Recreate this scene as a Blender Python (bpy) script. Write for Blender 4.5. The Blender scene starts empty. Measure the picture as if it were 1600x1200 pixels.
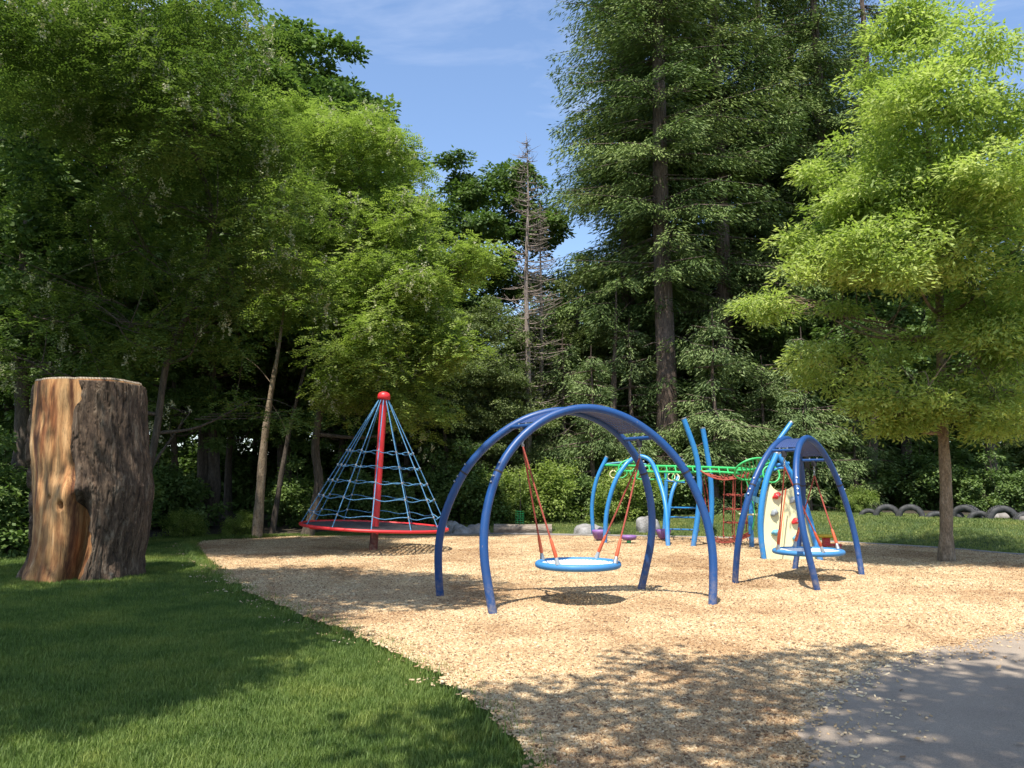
import bpy, math, random
import numpy as np
from mathutils import Vector, Matrix
from mathutils.geometry import tessellate_polygon
R = math.radians
random.seed(7); rng = np.random.default_rng(11)
sc = bpy.context.scene
COL = sc.collection

# ------------------------------------------------------------------ camera, sky, sun, exposure
F = 1256.0; PITCH = math.atan(150.0 / F); EYE = 1.6
cam_d = bpy.data.cameras.new('camera'); cam = bpy.data.objects.new('camera', cam_d); COL.objects.link(cam)
cam.location = (0, 0, EYE); cam.rotation_euler = (R(90) + PITCH, 0, 0)
cam_d.sensor_width = 36; cam_d.lens = 36 * F / 1600; cam_d.clip_end = 2000; cam_d.clip_start = 0.05
sc.camera = cam
SUN = Vector((-0.16, -0.43, 1.0)).normalized()          # towards the sun
world = bpy.data.worlds.new('World'); sc.world = world; world.use_nodes = True
wn = world.node_tree; bg = wn.nodes['Background']
sky = wn.nodes.new('ShaderNodeTexSky'); sky.sky_type = 'NISHITA'; sky.sun_disc = False
sky.sun_elevation = math.asin(SUN.z); sky.sun_rotation = math.atan2(SUN.x, SUN.y) % (2 * math.pi)
sky.air_density = 1.0; sky.dust_density = 0.8; sky.ozone_density = 3.2
wtc = wn.nodes.new('ShaderNodeTexCoord'); wmp = wn.nodes.new('ShaderNodeMapping'); wmp.inputs['Scale'].default_value = (1.6, 1.2, 5.0); wmp.inputs['Rotation'].default_value = (0, 0.5, 0)
wno = wn.nodes.new('ShaderNodeTexNoise'); wno.inputs['Scale'].default_value = 1.5; wno.inputs['Detail'].default_value = 7; wno.inputs['Roughness'].default_value = 0.6; wno.inputs['Distortion'].default_value = 0.5
wrp = wn.nodes.new('ShaderNodeValToRGB'); wrp.color_ramp.elements[0].position = 0.46; wrp.color_ramp.elements[0].color = (0, 0, 0, 1); wrp.color_ramp.elements[1].position = 0.8; wrp.color_ramp.elements[1].color = (0.5, 0.5, 0.5, 1)
wmx = wn.nodes.new('ShaderNodeMix'); wmx.data_type = 'RGBA'; wmx.inputs[7].default_value = (4.6, 4.9, 5.6, 1)      # thin high cirrus
wn.links.new(wtc.outputs['Generated'], wmp.inputs[0]); wn.links.new(wmp.outputs[0], wno.inputs['Vector']); wn.links.new(wno.outputs['Fac'], wrp.inputs[0]); wn.links.new(wrp.outputs[0], wmx.inputs[0]); wn.links.new(sky.outputs[0], wmx.inputs[6])
wn.links.new(wmx.outputs[2], bg.inputs[0]); bg.inputs[1].default_value = 0.16
sl = bpy.data.lights.new('sun', 'SUN'); sl.energy = 5.0; sl.angle = R(0.55); sl.color = (1.0, 0.95, 0.86)
so = bpy.data.objects.new('sun', sl); COL.objects.link(so); so.location = (-10, -20, 60)
so.rotation_euler = SUN.to_track_quat('Z', 'Y').to_euler()
sc.view_settings.view_transform = 'Standard'; sc.view_settings.look = 'None'
sc.view_settings.exposure = 0.65; sc.view_settings.gamma = 1.0; sc.view_settings.use_curve_mapping = False

# ------------------------------------------------------------------ geometry of the view
CP, SP_ = math.cos(PITCH), math.sin(PITCH)
def ray(px, py):
    a = (px - 800) / F; b = (600 - py) / F
    return Vector((a, CP - b * SP_, SP_ + b * CP))
def G(px, py, z=0.0):
    d = ray(px, py); t = (z - EYE) / d.z
    return Vector((d.x * t, d.y * t, z))
def Q(px, py, Y):
    d = ray(px, py); t = Y / d.y
    return Vector((d.x * t, Y, EYE + d.z * t))

# ------------------------------------------------------------------ helpers
def vnoise(p, s=1.0, seed=0):
    p = np.asarray(p, float) * s + seed * 17.31 + 300
    i = np.floor(p).astype(np.int64); f = p - i; f = f * f * (3 - 2 * f)
    def h(ix, iy, iz):
        n = (ix * 374761393 + iy * 668265263 + iz * 2147483647 + seed * 1274126177) & 0xffffffff
        n = ((n ^ (n >> 13)) * 1274126177) & 0xffffffff
        return ((n ^ (n >> 16)) & 0xffff) / 65535.0
    r = 0
    for dx in (0, 1):
        for dy in (0, 1):
            for dz in (0, 1):
                w = (f[..., 0] if dx else 1 - f[..., 0]) * (f[..., 1] if dy else 1 - f[..., 1]) * (f[..., 2] if dz else 1 - f[..., 2])
                r = r + w * h(i[..., 0] + dx, i[..., 1] + dy, i[..., 2] + dz)
    return r * 2 - 1
def fbm(p, s=1.0, o=4, seed=0):
    return sum(vnoise(p, s * 2 ** k, seed + k) * 0.5 ** k for k in range(o))

def mesh_np(name, V, Fc, mat, smooth=False, tint=None):
    """V (n,3); Fc (m,k) array of equal sized faces"""
    me = bpy.data.meshes.new(name); V = np.asarray(V, np.float32); Fc = np.asarray(Fc, np.int32)
    m, k = Fc.shape
    me.vertices.add(len(V)); me.vertices.foreach_set('co', V.ravel())
    me.loops.add(m * k); me.loops.foreach_set('vertex_index', Fc.ravel())
    me.polygons.add(m); me.polygons.foreach_set('loop_start', np.arange(0, m * k, k, dtype=np.int32))
    me.polygons.foreach_set('loop_total', np.full(m, k, np.int32))
    if smooth: me.polygons.foreach_set('use_smooth', np.ones(m, bool))
    if tint is not None:
        a = me.attributes.new('tint', 'FLOAT', 'FACE'); a.data.foreach_set('value', np.asarray(tint, np.float32))
    me.materials.append(mat); me.update(calc_edges=True)
    return me

class MB:
    """collects tubes, boxes, lathes into ONE mesh"""
    def __init__(s): s.v = []; s.f = []; s.sm = []
    def add(s, V, Fs, smooth=True):
        n = len(s.v); s.v += [tuple(x) for x in V]; s.f += [tuple(i + n for i in f) for f in Fs]; s.sm += [smooth] * len(Fs)
    def tube(s, pts, r, n=10, cap=True):
        pts = [Vector(p) for p in pts]; m = len(pts)
        rs = r if isinstance(r, (list, tuple, np.ndarray)) else [r] * m
        t0 = (pts[1] - pts[0]).normalized()
        ref = Vector((0, 0, 1)) if abs(t0.z) < 0.9 else Vector((1, 0, 0))
        x = t0.cross(ref).normalized(); V = []
        for i, p in enumerate(pts):
            t = (pts[min(i + 1, m - 1)] - pts[max(i - 1, 0)]).normalized()
            x = (x - t * x.dot(t)).normalized(); y = t.cross(x)
            for k in range(n):
                a = 2 * math.pi * k / n
                V.append(p + (x * math.cos(a) + y * math.sin(a)) * rs[i])
        Fs = [(i * n + k, i * n + (k + 1) % n, (i + 1) * n + (k + 1) % n, (i + 1) * n + k) for i in range(m - 1) for k in range(n)]
        s.add(V, Fs)
        if cap: s.add(V[:n], [tuple(range(n))[::-1]], False); s.add(V[-n:], [tuple(range(n))], False)
        return s
    def box(s, c, d, M=None, bev=0.0):
        c = Vector(c); hx, hy, hz = d[0] / 2, d[1] / 2, d[2] / 2
        V = [Vector((x * hx, y * hy, z * hz)) for x in (-1, 1) for y in (-1, 1) for z in (-1, 1)]
        if M: V = [M @ v for v in V]
        V = [v + c for v in V]
        s.add(V, [(0, 1, 3, 2), (4, 6, 7, 5), (0, 4, 5, 1), (2, 3, 7, 6), (0, 2, 6, 4), (1, 5, 7, 3)], False); return s
    def lathe(s, prof, n=24, M=None, closed=False):
        V = []
        for (r, z) in prof:
            for k in range(n):
                a = 2 * math.pi * k / n; v = Vector((r * math.cos(a), r * math.sin(a), z)); V.append(M @ v if M else v)
        m = len(prof); Fs = []
        for i in range(m if closed else m - 1):
            j = (i + 1) % m
            for k in range(n): Fs.append((i * n + k, i * n + (k + 1) % n, j * n + (k + 1) % n, j * n + k))
        s.add(V, Fs); return s
    def prism(s, poly, d):
        """poly: list of Vectors (planar); d: extrusion vector"""
        n = len(poly); P = [Vector(p) for p in poly] + [Vector(p) + Vector(d) for p in poly]
        tri = tessellate_polygon([P[:n]])
        Fs = [tuple(t) for t in tri] + [tuple(i + n for i in t[::-1]) for t in tri] + [(i, (i + 1) % n, (i + 1) % n + n, i + n) for i in range(n)]
        s.add(P, Fs, False); return s
    def build(s, name, mat, parent=None, bevel=0.0):
        me = bpy.data.meshes.new(name); me.from_pydata(s.v, [], s.f); me.materials.append(mat)
        me.polygons.foreach_set('use_smooth', s.sm); me.update()
        o = bpy.data.objects.new(name, me); COL.objects.link(o); 
        if parent: put(o, parent)
        if bevel:
            b = o.modifiers.new('bevel', 'BEVEL'); b.width = bevel; b.segments = 2; b.limit_method = 'ANGLE'
        return o

def put(o, parent):
    """parent without moving: geometry of the part is given in world space when the parent is at its place"""
    bpy.context.view_layer.update()
    o.parent = parent; o.matrix_parent_inverse = Matrix.Identity(4)
    return o
def tag(o, label=None, cat=None, group=None, kind=None):
    if label: o['label'] = label
    if cat: o['category'] = cat
    if group: o['group'] = group
    if kind: o['kind'] = kind
    return o
def thing(name, loc, label, cat, group=None, rz=0.0):
    o = bpy.data.objects.new(name, None); COL.objects.link(o); o.location = loc; o.rotation_euler = (0, 0, rz)
    o.empty_display_size = 0.2
    return tag(o, label, cat, group)
class TMB(MB):
    """mesh builder whose input is in world space, stored relative to the thing's base"""
    def __init__(s, root): super().__init__(); s.root = root; s.o = Vector(root.location)
    def build(s, name, mat, parent=None, bevel=0.0):
        s.v = [tuple(Vector(v) - s.o) for v in s.v]
        return super().build(name, mat, parent or s.root, bevel)
def ob(name, me, parent=None, loc=None):
    o = bpy.data.objects.new(name, me); COL.objects.link(o)
    if parent: o.parent = parent
    if loc is not None: o.location = loc
    return o
def copy_tree(o, parent=None):
    c = o.copy(); COL.objects.link(c)
    if parent: c.parent = parent
    for ch in list(o.children): copy_tree(ch, c)
    return c
def spline(pts, n):
    """Catmull-Rom through pts"""
    P = [Vector(p) for p in pts]; P = [P[0] * 2 - P[1]] + P + [P[-1] * 2 - P[-2]]
    out = []; m = len(P) - 3
    for i in range(n + 1):
        t = i / n * m; k = min(int(t), m - 1); u = t - k
        a, b, c, d = P[k:k + 4]
        out.append(0.5 * ((2 * b) + (c - a) * u + (2 * a - 5 * b + 4 * c - d) * u * u + (3 * b - a - 3 * c + d) * u ** 3))
    return out

# ------------------------------------------------------------------ materials
def newmat(name):
    m = bpy.data.materials.new(name); m.use_nodes = True
    nt = m.node_tree; return m, nt, nt.nodes['Principled BSDF'], nt.nodes['Material Output']
def N(nt, t, **kw):
    n = nt.nodes.new(t)
    for k, v in kw.items(): setattr(n, k, v)
    return n
def ramp(nt, stops, fac=None):
    r = N(nt, 'ShaderNodeValToRGB'); e = r.color_ramp.elements
    while len(e) < len(stops): e.new(0.5)
    for i, (p, c) in enumerate(stops): e[i].position = p; e[i].color = (*c, 1)
    if fac is not None: nt.links.new(fac, r.inputs[0])
    return r
def coord(nt, which='Object', scale=None):
    t = N(nt, 'ShaderNodeTexCoord'); out = t.outputs[which]
    if scale is not None:
        mp = N(nt, 'ShaderNodeMapping'); mp.inputs['Scale'].default_value = scale; nt.links.new(out, mp.inputs[0]); out = mp.outputs[0]
    return out
def noise(nt, vec, s, d=4, r=0.6, dist=0.0):
    n = N(nt, 'ShaderNodeTexNoise'); n.inputs['Scale'].default_value = s; n.inputs['Detail'].default_value = d
    n.inputs['Roughness'].default_value = r; n.inputs['Distortion'].default_value = dist
    nt.links.new(vec, n.inputs['Vector']); return n.outputs['Fac']
def bump(nt, p, h, strength=0.5, dist=0.02):
    b = N(nt, 'ShaderNodeBump'); b.inputs['Strength'].default_value = strength; b.inputs['Distance'].default_value = dist
    nt.links.new(h, b.inputs['Height']); nt.links.new(b.outputs[0], p.inputs['Normal']); return b
def mix(nt, a, b, f, mode='MIX'):
    m = N(nt, 'ShaderNodeMix', data_type='RGBA', blend_type=mode)
    for sock, v in ((m.inputs[6], a), (m.inputs[7], b), (m.inputs[0], f)):
        if hasattr(v, 'is_linked'): nt.links.new(v, sock)
        elif isinstance(v, tuple): sock.default_value = (*v, 1)
        else: sock.default_value = v
    return m.outputs[2]

def paint(name, c, rough=0.32, dirt=0.12):
    m, nt, p, o = newmat(name); v = coord(nt)
    n = noise(nt, v, 3.0, 5); n2 = noise(nt, v, 45, 2)
    d = tuple(x * 0.78 + 0.012 for x in c)
    r = ramp(nt, [(0.35, c), (0.75, d)], n); nt.links.new(r.outputs[0], p.inputs['Base Color'])
    rr = ramp(nt, [(0.3, (rough,) * 3), (0.8, (rough + 0.22,) * 3)], n); nt.links.new(rr.outputs[0], p.inputs['Roughness'])
    if dirt:
        gm = N(nt, 'ShaderNodeNewGeometry'); sx = N(nt, 'ShaderNodeSeparateXYZ'); nt.links.new(gm.outputs['Position'], sx.inputs[0])
        mz = N(nt, 'ShaderNodeMapRange'); mz.inputs[1].default_value = 0.05; mz.inputs[2].default_value = 0.55; mz.inputs[3].default_value = 0.62; mz.inputs[4].default_value = 0.0; nt.links.new(sx.outputs[2], mz.inputs[0])
        nd = noise(nt, v, 14, 5, 0.7); rd = ramp(nt, [(0.42, (0, 0, 0)), (0.66, (1, 1, 1))], nd); ml = N(nt, 'ShaderNodeMath', operation='MULTIPLY'); nt.links.new(mz.outputs[0], ml.inputs[0]); nt.links.new(rd.outputs[0], ml.inputs[1])
        sc2 = noise(nt, v, 26, 3, 0.6); rs2 = ramp(nt, [(0.70, (0, 0, 0)), (0.76, (0.35,) * 3)], sc2); mx = N(nt, 'ShaderNodeMath', operation='MAXIMUM'); nt.links.new(ml.outputs[0], mx.inputs[0]); nt.links.new(rs2.outputs[0], mx.inputs[1])
        cc = mix(nt, r.outputs[0], (0.36, 0.29, 0.21), mx.outputs[0]); nt.links.new(cc, p.inputs['Base Color'])
    bump(nt, p, n2, 0.04, 0.003); return m
def leafmat(name, dark, mid, light, trans=0.38, gloss=0.06, patch=False):
    m, nt, p, o = newmat(name); nt.nodes.remove(p)
    a = N(nt, 'ShaderNodeAttribute', attribute_name='tint'); oi = N(nt, 'ShaderNodeObjectInfo')
    md = N(nt, 'ShaderNodeMath', operation='MULTIPLY_ADD'); md.inputs[1].default_value = 0.16; md.inputs[2].default_value = -0.08
    nt.links.new(oi.outputs['Random'], md.inputs[0])
    ad = N(nt, 'ShaderNodeMath', operation='ADD'); nt.links.new(a.outputs['Fac'], ad.inputs[0]); nt.links.new(md.outputs[0], ad.inputs[1])
    r = ramp(nt, [(0.0, dark), (0.5, mid), (1.0, light)], ad.outputs[0])
    rc_ = r.outputs[0]
    if patch:
        gm = N(nt, 'ShaderNodeNewGeometry'); n = noise(nt, gm.outputs['Position'], 0.9, 6, 0.7); pr = ramp(nt, [(0.36, (0.62, 0.72, 0.7)), (0.5, (1, 1, 1)), (0.66, (1.55, 1.28, 1.25))], n); rc_ = mix(nt, rc_, pr.outputs[0], 1.0, 'MULTIPLY')
    df = N(nt, 'ShaderNodeBsdfDiffuse'); tr = N(nt, 'ShaderNodeBsdfTranslucent'); gl = N(nt, 'ShaderNodeBsdfGlossy'); gl.inputs['Roughness'].default_value = 0.6
    tc = mix(nt, rc_, (1.05, 1.2, 0.7), 1.0, 'MULTIPLY')
    nt.links.new(rc_, df.inputs[0]); nt.links.new(tc, tr.inputs[0])
    m1 = N(nt, 'ShaderNodeMixShader'); m1.inputs[0].default_value = trans; nt.links.new(df.outputs[0], m1.inputs[1]); nt.links.new(tr.outputs[0], m1.inputs[2])
    m2 = N(nt, 'ShaderNodeMixShader'); m2.inputs[0].default_value = gloss; nt.links.new(m1.outputs[0], m2.inputs[1]); nt.links.new(gl.outputs[0], m2.inputs[2])
    nt.links.new(m2.outputs[0], o.inputs[0]); return m
def barkmat(name, c1, c2, c3, sc_=(9, 9, 1.6), moss=None):
    m, nt, p, o = newmat(name); v = coord(nt, 'Object', sc_)
    n = noise(nt, v, 1.6, 8, 0.7, 0.5); r = ramp(nt, [(0.3, c1), (0.52, c2), (0.75, c3)], n)
    col = r.outputs[0]
    if moss:
        n3 = noise(nt, coord(nt), 1.3, 4); mr = ramp(nt, [(0.5, (0,) * 3), (0.68, (1,) * 3)], n3); col = mix(nt, col, moss, mr.outputs[0])
    nf = noise(nt, coord(nt, 'Object', (sc_[0] * 4.5, sc_[1] * 4.5, sc_[2] * 4.5)), 1.6, 5, 0.75, 0.3); fr = ramp(nt, [(0.36, (0.42, 0.40, 0.38)), (0.5, (1, 1, 1)), (0.68, (1.45, 1.42, 1.38))], nf); col = mix(nt, col, fr.outputs[0], 0.85, 'MULTIPLY')
    nt.links.new(col, p.inputs['Base Color']); p.inputs['Roughness'].default_value = 0.95
    bump(nt, p, n, 0.9, 0.04); b2 = N(nt, 'ShaderNodeBump'); b2.inputs['Strength'].default_value = 0.9; b2.inputs['Distance'].default_value = 0.02
    nt.links.new(nf, b2.inputs['Height']); nt.links.new(p.inputs['Normal'].links[0].from_socket, b2.inputs['Normal']); nt.links.new(b2.outputs[0], p.inputs['Normal']); return m

M = {}
M['royal'] = paint('royal_blue_paint', (0.007, 0.060, 0.215), 0.36)
M['sky'] = paint('light_blue_paint', (0.03, 0.24, 0.58), 0.32)
M['red'] = paint('red_paint', (0.70, 0.025, 0.03), 0.34)
M['green'] = paint('green_paint', (0.06, 0.55, 0.16), 0.3)
M['purple'] = paint('purple_plastic', (0.24, 0.10, 0.36), 0.42)
M['cream'] = paint('cream_plastic', (0.86, 0.80, 0.46), 0.45)
M['yellow'] = paint('yellow_plastic', (0.85, 0.55, 0.03), 0.4)
M['grey'] = paint('grey_plastic', (0.30, 0.33, 0.35), 0.5)
M['teal'] = paint('blue_grey_plastic', (0.12, 0.34, 0.46), 0.45)
M['steel'] = paint('galvanised_steel', (0.42, 0.43, 0.44), 0.35); M['steel'].node_tree.nodes['Principled BSDF'].inputs['Metallic'].default_value = 0.7
M['dark'] = paint('dark_rubber', (0.02, 0.02, 0.025), 0.6)
M['panel'] = paint('blue_panel', (0.03, 0.06, 0.18), 0.45)
M['rim'] = paint('blue_rim', (0.045, 0.22, 0.48), 0.5)
def ropemat(name, c, c2):
    m, nt, p, o = newmat(name); v = coord(nt, 'Object', (90, 90, 60)); n = noise(nt, v, 1.0, 2)
    r = ramp(nt, [(0.35, c), (0.65, c2)], n); nt.links.new(r.outputs[0], p.inputs['Base Color']); p.inputs['Roughness'].default_value = 0.8
    bump(nt, p, n, 0.6, 0.004); return m
M['rope_blue'] = ropemat('blue_rope', (0.035, 0.15, 0.32), (0.13, 0.32, 0.50))
M['rope_red'] = ropemat('red_rope', (0.22, 0.03, 0.022), (0.40, 0.085, 0.05))
M['sleeve'] = paint('orange_sleeve', (0.62, 0.10, 0.03), 0.5)
M['rope_white'] = ropemat('white_net', (0.62, 0.66, 0.72), (0.80, 0.82, 0.85))
M['mesh_floor'] = paint('dark_mesh', (0.06, 0.055, 0.06), 0.5)
m, nt, p, o = newmat('tyre_rubber'); v = coord(nt); n = noise(nt, v, 9, 5)
r = ramp(nt, [(0.3, (0.025, 0.025, 0.027)), (0.7, (0.09, 0.09, 0.088))], n); nt.links.new(r.outputs[0], p.inputs['Base Color']); p.inputs['Roughness'].default_value = 0.85; bump(nt, p, noise(nt, v, 60, 3), 0.3, 0.01); M['tyre'] = m
m, nt, p, o = newmat('boulder_rock'); v = coord(nt); n = noise(nt, v, 3.2, 9, 0.68); n2 = noise(nt, v, 22, 4)
r = ramp(nt, [(0.3, (0.10, 0.095, 0.085)), (0.5, (0.27, 0.26, 0.25)), (0.72, (0.44, 0.43, 0.42))], n); nt.links.new(r.outputs[0], p.inputs['Base Color']); p.inputs['Roughness'].default_value = 0.9; bump(nt, p, n2, 0.7, 0.03); M['rock'] = m
m, nt, p, o = newmat('concrete'); v = coord(nt); n = noise(nt, v, 4, 8)
r = ramp(nt, [(0.3, (0.15, 0.135, 0.12)), (0.7, (0.30, 0.275, 0.245))], n); nt.links.new(r.outputs[0], p.inputs['Base Color']); p.inputs['Roughness'].default_value = 0.9; bump(nt, p, noise(nt, v, 40, 4), 0.4, 0.01); M['concrete'] = m
m, nt, p, o = newmat('asphalt'); v = coord(nt); n = noise(nt, v, 1.2, 6); n2 = noise(nt, v, 160, 2, 0.8); n3 = noise(nt, v, 60, 3)
r = ramp(nt, [(0.3, (0.26, 0.205, 0.155)), (0.7, (0.36, 0.29, 0.22))], n); r2 = ramp(nt, [(0.4, (0.75,) * 3), (0.7, (1.35,) * 3)], n2)
c = mix(nt, r.outputs[0], r2.outputs[0], 1.0, 'MULTIPLY'); nt.links.new(c, p.inputs['Base Color']); p.inputs['Roughness'].default_value = 0.9; bump(nt, p, n2, 0.6, 0.006); M['asphalt'] = m
# wood chip ground: chip-sized cells with their own colour
m, nt, p, o = newmat('wood_chip_ground'); v = coord(nt)
wv = N(nt, 'ShaderNodeTexNoise'); wv.inputs['Scale'].default_value = 14; nt.links.new(v, wv.inputs['Vector'])
dv = mix(nt, v, wv.outputs['Color'], 0.06)
vo = N(nt, 'ShaderNodeTexVoronoi'); vo.inputs['Scale'].default_value = 42; vo.inputs['Randomness'].default_value = 1; nt.links.new(dv, vo.inputs['Vector'])
bw = N(nt, 'ShaderNodeSeparateColor'); nt.links.new(vo.outputs['Color'], bw.inputs[0])
r = ramp(nt, [(0.0, (0.18, 0.10, 0.05)), (0.35, (0.44, 0.31, 0.165)), (0.75, (0.62, 0.475, 0.27)), (1.0, (0.77, 0.64, 0.43))], bw.outputs[0])
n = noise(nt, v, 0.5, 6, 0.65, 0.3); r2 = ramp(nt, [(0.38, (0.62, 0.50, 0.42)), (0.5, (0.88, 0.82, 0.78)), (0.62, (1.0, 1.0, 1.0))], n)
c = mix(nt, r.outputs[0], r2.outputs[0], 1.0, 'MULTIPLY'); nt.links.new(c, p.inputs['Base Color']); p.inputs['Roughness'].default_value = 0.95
bump(nt, p, vo.outputs['Distance'], 0.8, 0.02); M['chips'] = m
m, nt, p, o = newmat('wood_chip'); a = N(nt, 'ShaderNodeAttribute', attribute_name='tint'); oi = N(nt, 'ShaderNodeObjectInfo')
r = ramp(nt, [(0.0, (0.16, 0.09, 0.045)), (0.3, (0.44, 0.31, 0.17)), (0.7, (0.63, 0.485, 0.28)), (1.0, (0.80, 0.68, 0.47))], a.outputs['Fac'])
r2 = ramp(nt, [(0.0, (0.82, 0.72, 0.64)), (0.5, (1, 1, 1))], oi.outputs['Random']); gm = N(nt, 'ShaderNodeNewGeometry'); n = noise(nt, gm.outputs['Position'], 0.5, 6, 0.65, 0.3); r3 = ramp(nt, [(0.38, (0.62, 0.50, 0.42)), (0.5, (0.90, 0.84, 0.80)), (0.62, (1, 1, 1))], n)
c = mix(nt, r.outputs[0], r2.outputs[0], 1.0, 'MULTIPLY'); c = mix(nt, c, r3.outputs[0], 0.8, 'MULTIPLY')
nt.links.new(c, p.inputs['Base Color']); p.inputs['Roughness'].default_value = 0.85; M['chip'] = m
m, nt, p, o = newmat('lawn_soil'); v = coord(nt); n = noise(nt, v, 0.7, 5); n2 = noise(nt, v, 30, 4)
r = ramp(nt, [(0.3, (0.035, 0.062, 0.014)), (0.7, (0.075, 0.115, 0.028))], n); r2 = ramp(nt, [(0.3, (0.6,) * 3), (0.7, (1.2,) * 3)], n2)
c = mix(nt, r.outputs[0], r2.outputs[0], 1.0, 'MULTIPLY'); nt.links.new(c, p.inputs['Base Color']); p.inputs['Roughness'].default_value = 1; bump(nt, p, n2, 1, 0.03); M['lawn'] = m
m, nt, p, o = newmat('forest_floor'); v = coord(nt); n = noise(nt, v, 2.5, 8); r = ramp(nt, [(0.3, (0.018, 0.014, 0.009)), (0.6, (0.055, 0.040, 0.022)), (0.8, (0.03, 0.05, 0.015))], n)
nt.links.new(r.outputs[0], p.inputs['Base Color']); p.inputs['Roughness'].default_value = 1; bump(nt, p, noise(nt, v, 12, 5), 1, 0.06); M['floor'] = m
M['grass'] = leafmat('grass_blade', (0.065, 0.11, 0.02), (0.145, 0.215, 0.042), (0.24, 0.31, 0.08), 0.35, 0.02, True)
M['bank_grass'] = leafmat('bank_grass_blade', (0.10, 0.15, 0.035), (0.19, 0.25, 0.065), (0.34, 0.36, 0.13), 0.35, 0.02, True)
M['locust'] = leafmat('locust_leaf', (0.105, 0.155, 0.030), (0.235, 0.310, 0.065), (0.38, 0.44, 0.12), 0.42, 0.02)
M['locust_dark'] = leafmat('shade_locust_leaf', (0.052, 0.090, 0.018), (0.118, 0.175, 0.036), (0.21, 0.27, 0.07), 0.40, 0.02)  # darker copy of the locust leaf, shade on the crown put into its greens
M['blossom'] = leafmat('locust_blossom', (0.30, 0.30, 0.16), (0.48, 0.46, 0.30), (0.62, 0.58, 0.42), 0.3, 0.02)
M['maple'] = leafmat('maple_leaf', (0.050, 0.092, 0.022), (0.110, 0.175, 0.042), (0.20, 0.27, 0.075), 0.33, 0.025)
M['olive'] = leafmat('olive_leaf', (0.080, 0.110, 0.035), (0.150, 0.190, 0.065), (0.24, 0.28, 0.11), 0.35, 0.02)
M['oak'] = leafmat('bright_leaf', (0.17, 0.235, 0.045), (0.34, 0.42, 0.10), (0.52, 0.57, 0.18), 0.45, 0.02)
M['needle'] = leafmat('fir_needle', (0.048, 0.080, 0.022), (0.120, 0.175, 0.046), (0.235, 0.285, 0.085), 0.15, 0.02)
M['needle_l'] = leafmat('young_fir_needle', (0.070, 0.115, 0.040), (0.145, 0.205, 0.070), (0.25, 0.31, 0.12), 0.2, 0.02)
M['bark'] = barkmat('brown_bark', (0.035, 0.026, 0.019), (0.095, 0.072, 0.053), (0.19, 0.155, 0.12))
M['bark_pale'] = barkmat('pale_bark', (0.13, 0.09, 0.055), (0.27, 0.20, 0.13), (0.42, 0.34, 0.25), (6, 6, 2.5))
M['bark_fir'] = barkmat('fir_bark', (0.05, 0.033, 0.024), (0.14, 0.10, 0.078), (0.27, 0.21, 0.17), (8, 8, 1.2))
M['bark_grey'] = barkmat('dead_twig_bark', (0.16, 0.125, 0.105), (0.30, 0.24, 0.20), (0.44, 0.37, 0.32), (8, 8, 2))

# ------------------------------------------------------------------ terrain
def sstep(t): t = np.clip(t, 0, 1); return t * t * (3 - 2 * t)
def yedge(x): return np.interp(x, [-30, -9, 3, 6, 8, 11, 14, 20, 40], [23, 23, 23, 21.6, 20.2, 17.0, 15.0, 12, 6])
def hgt(x, y):
    x = np.asarray(x, float); y = np.asarray(y, float)
    amp = np.interp(x, [-4, 5, 8], [0.22, 0.28, 0.55])
    h = amp * sstep((y - yedge(x)) / 3.6)
    p = np.stack([x, y, x * 0], -1)
    far = sstep((np.hypot(x, y) - 40) / 60)
    lawn = sstep((-x - 4.0) / 3) * 0.05
    return h + vnoise(p, 0.25, 3) * (0.05 * sstep((y - yedge(x)) / 3) + 1.2 * far) + lawn * (1 + vnoise(p, 0.5, 5))
def HZ(x, y): return float(hgt(np.array([x]), np.array([y]))[0])
def axis(a, b, f0, f1, step):
    mid = np.arange(f0, f1 + 1e-6, step); l = f0 - np.geomspace(step, f0 - a, 26)[::-1]; r = f1 + np.geomspace(step, b - f1, 26)
    return np.concatenate([l, mid, r])
def grid_mesh(name, xs, ys, zoff, mat, keep=None):
    X, Y = np.meshgrid(xs, ys); Z = hgt(X, Y) + zoff
    V = np.stack([X, Y, Z], -1).reshape(-1, 3); nx, ny = len(xs), len(ys)
    i = np.arange((nx - 1) * (ny - 1)); ix = i % (nx - 1); iy = i // (nx - 1)
    a = iy * nx + ix; Fc = np.stack([a, a + 1, a + 1 + nx, a + nx], -1)
    if keep is not None:
        c = V[Fc].mean(1); Fc = Fc[keep(c[:, 0], c[:, 1])]
        u, inv = np.unique(Fc, return_inverse=True); V = V[u]; Fc = inv.reshape(-1, 4)
    return mesh_np(name, V, Fc, mat, True)
gx = axis(-400, 400, -22, 24, 0.35); gy = axis(-300, 700, -2, 34, 0.35)
g = ob('ground', grid_mesh('ground', gx, gy, 0.0, M['lawn'])); tag(g, kind='structure')
def ywood(x): return np.interp(x, [-40, -14, -9, -4, 2, 8, 12, 16, 40], [15, 17.5, 21.5, 24.5, 27, 27, 24.6, 22, 12])
fx = axis(-390, 390, -22, 24, 0.35); fy = axis(-5, 690, 8, 34, 0.35)
g = ob('forest_floor', grid_mesh('forest_floor', fx, fy, 0.02, M['floor'], lambda x, y: y > ywood(x) + 0.5 * np.sin(x * 1.3) + 0.3 * np.sin(x * 3.1))); tag(g, kind='structure')

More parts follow.
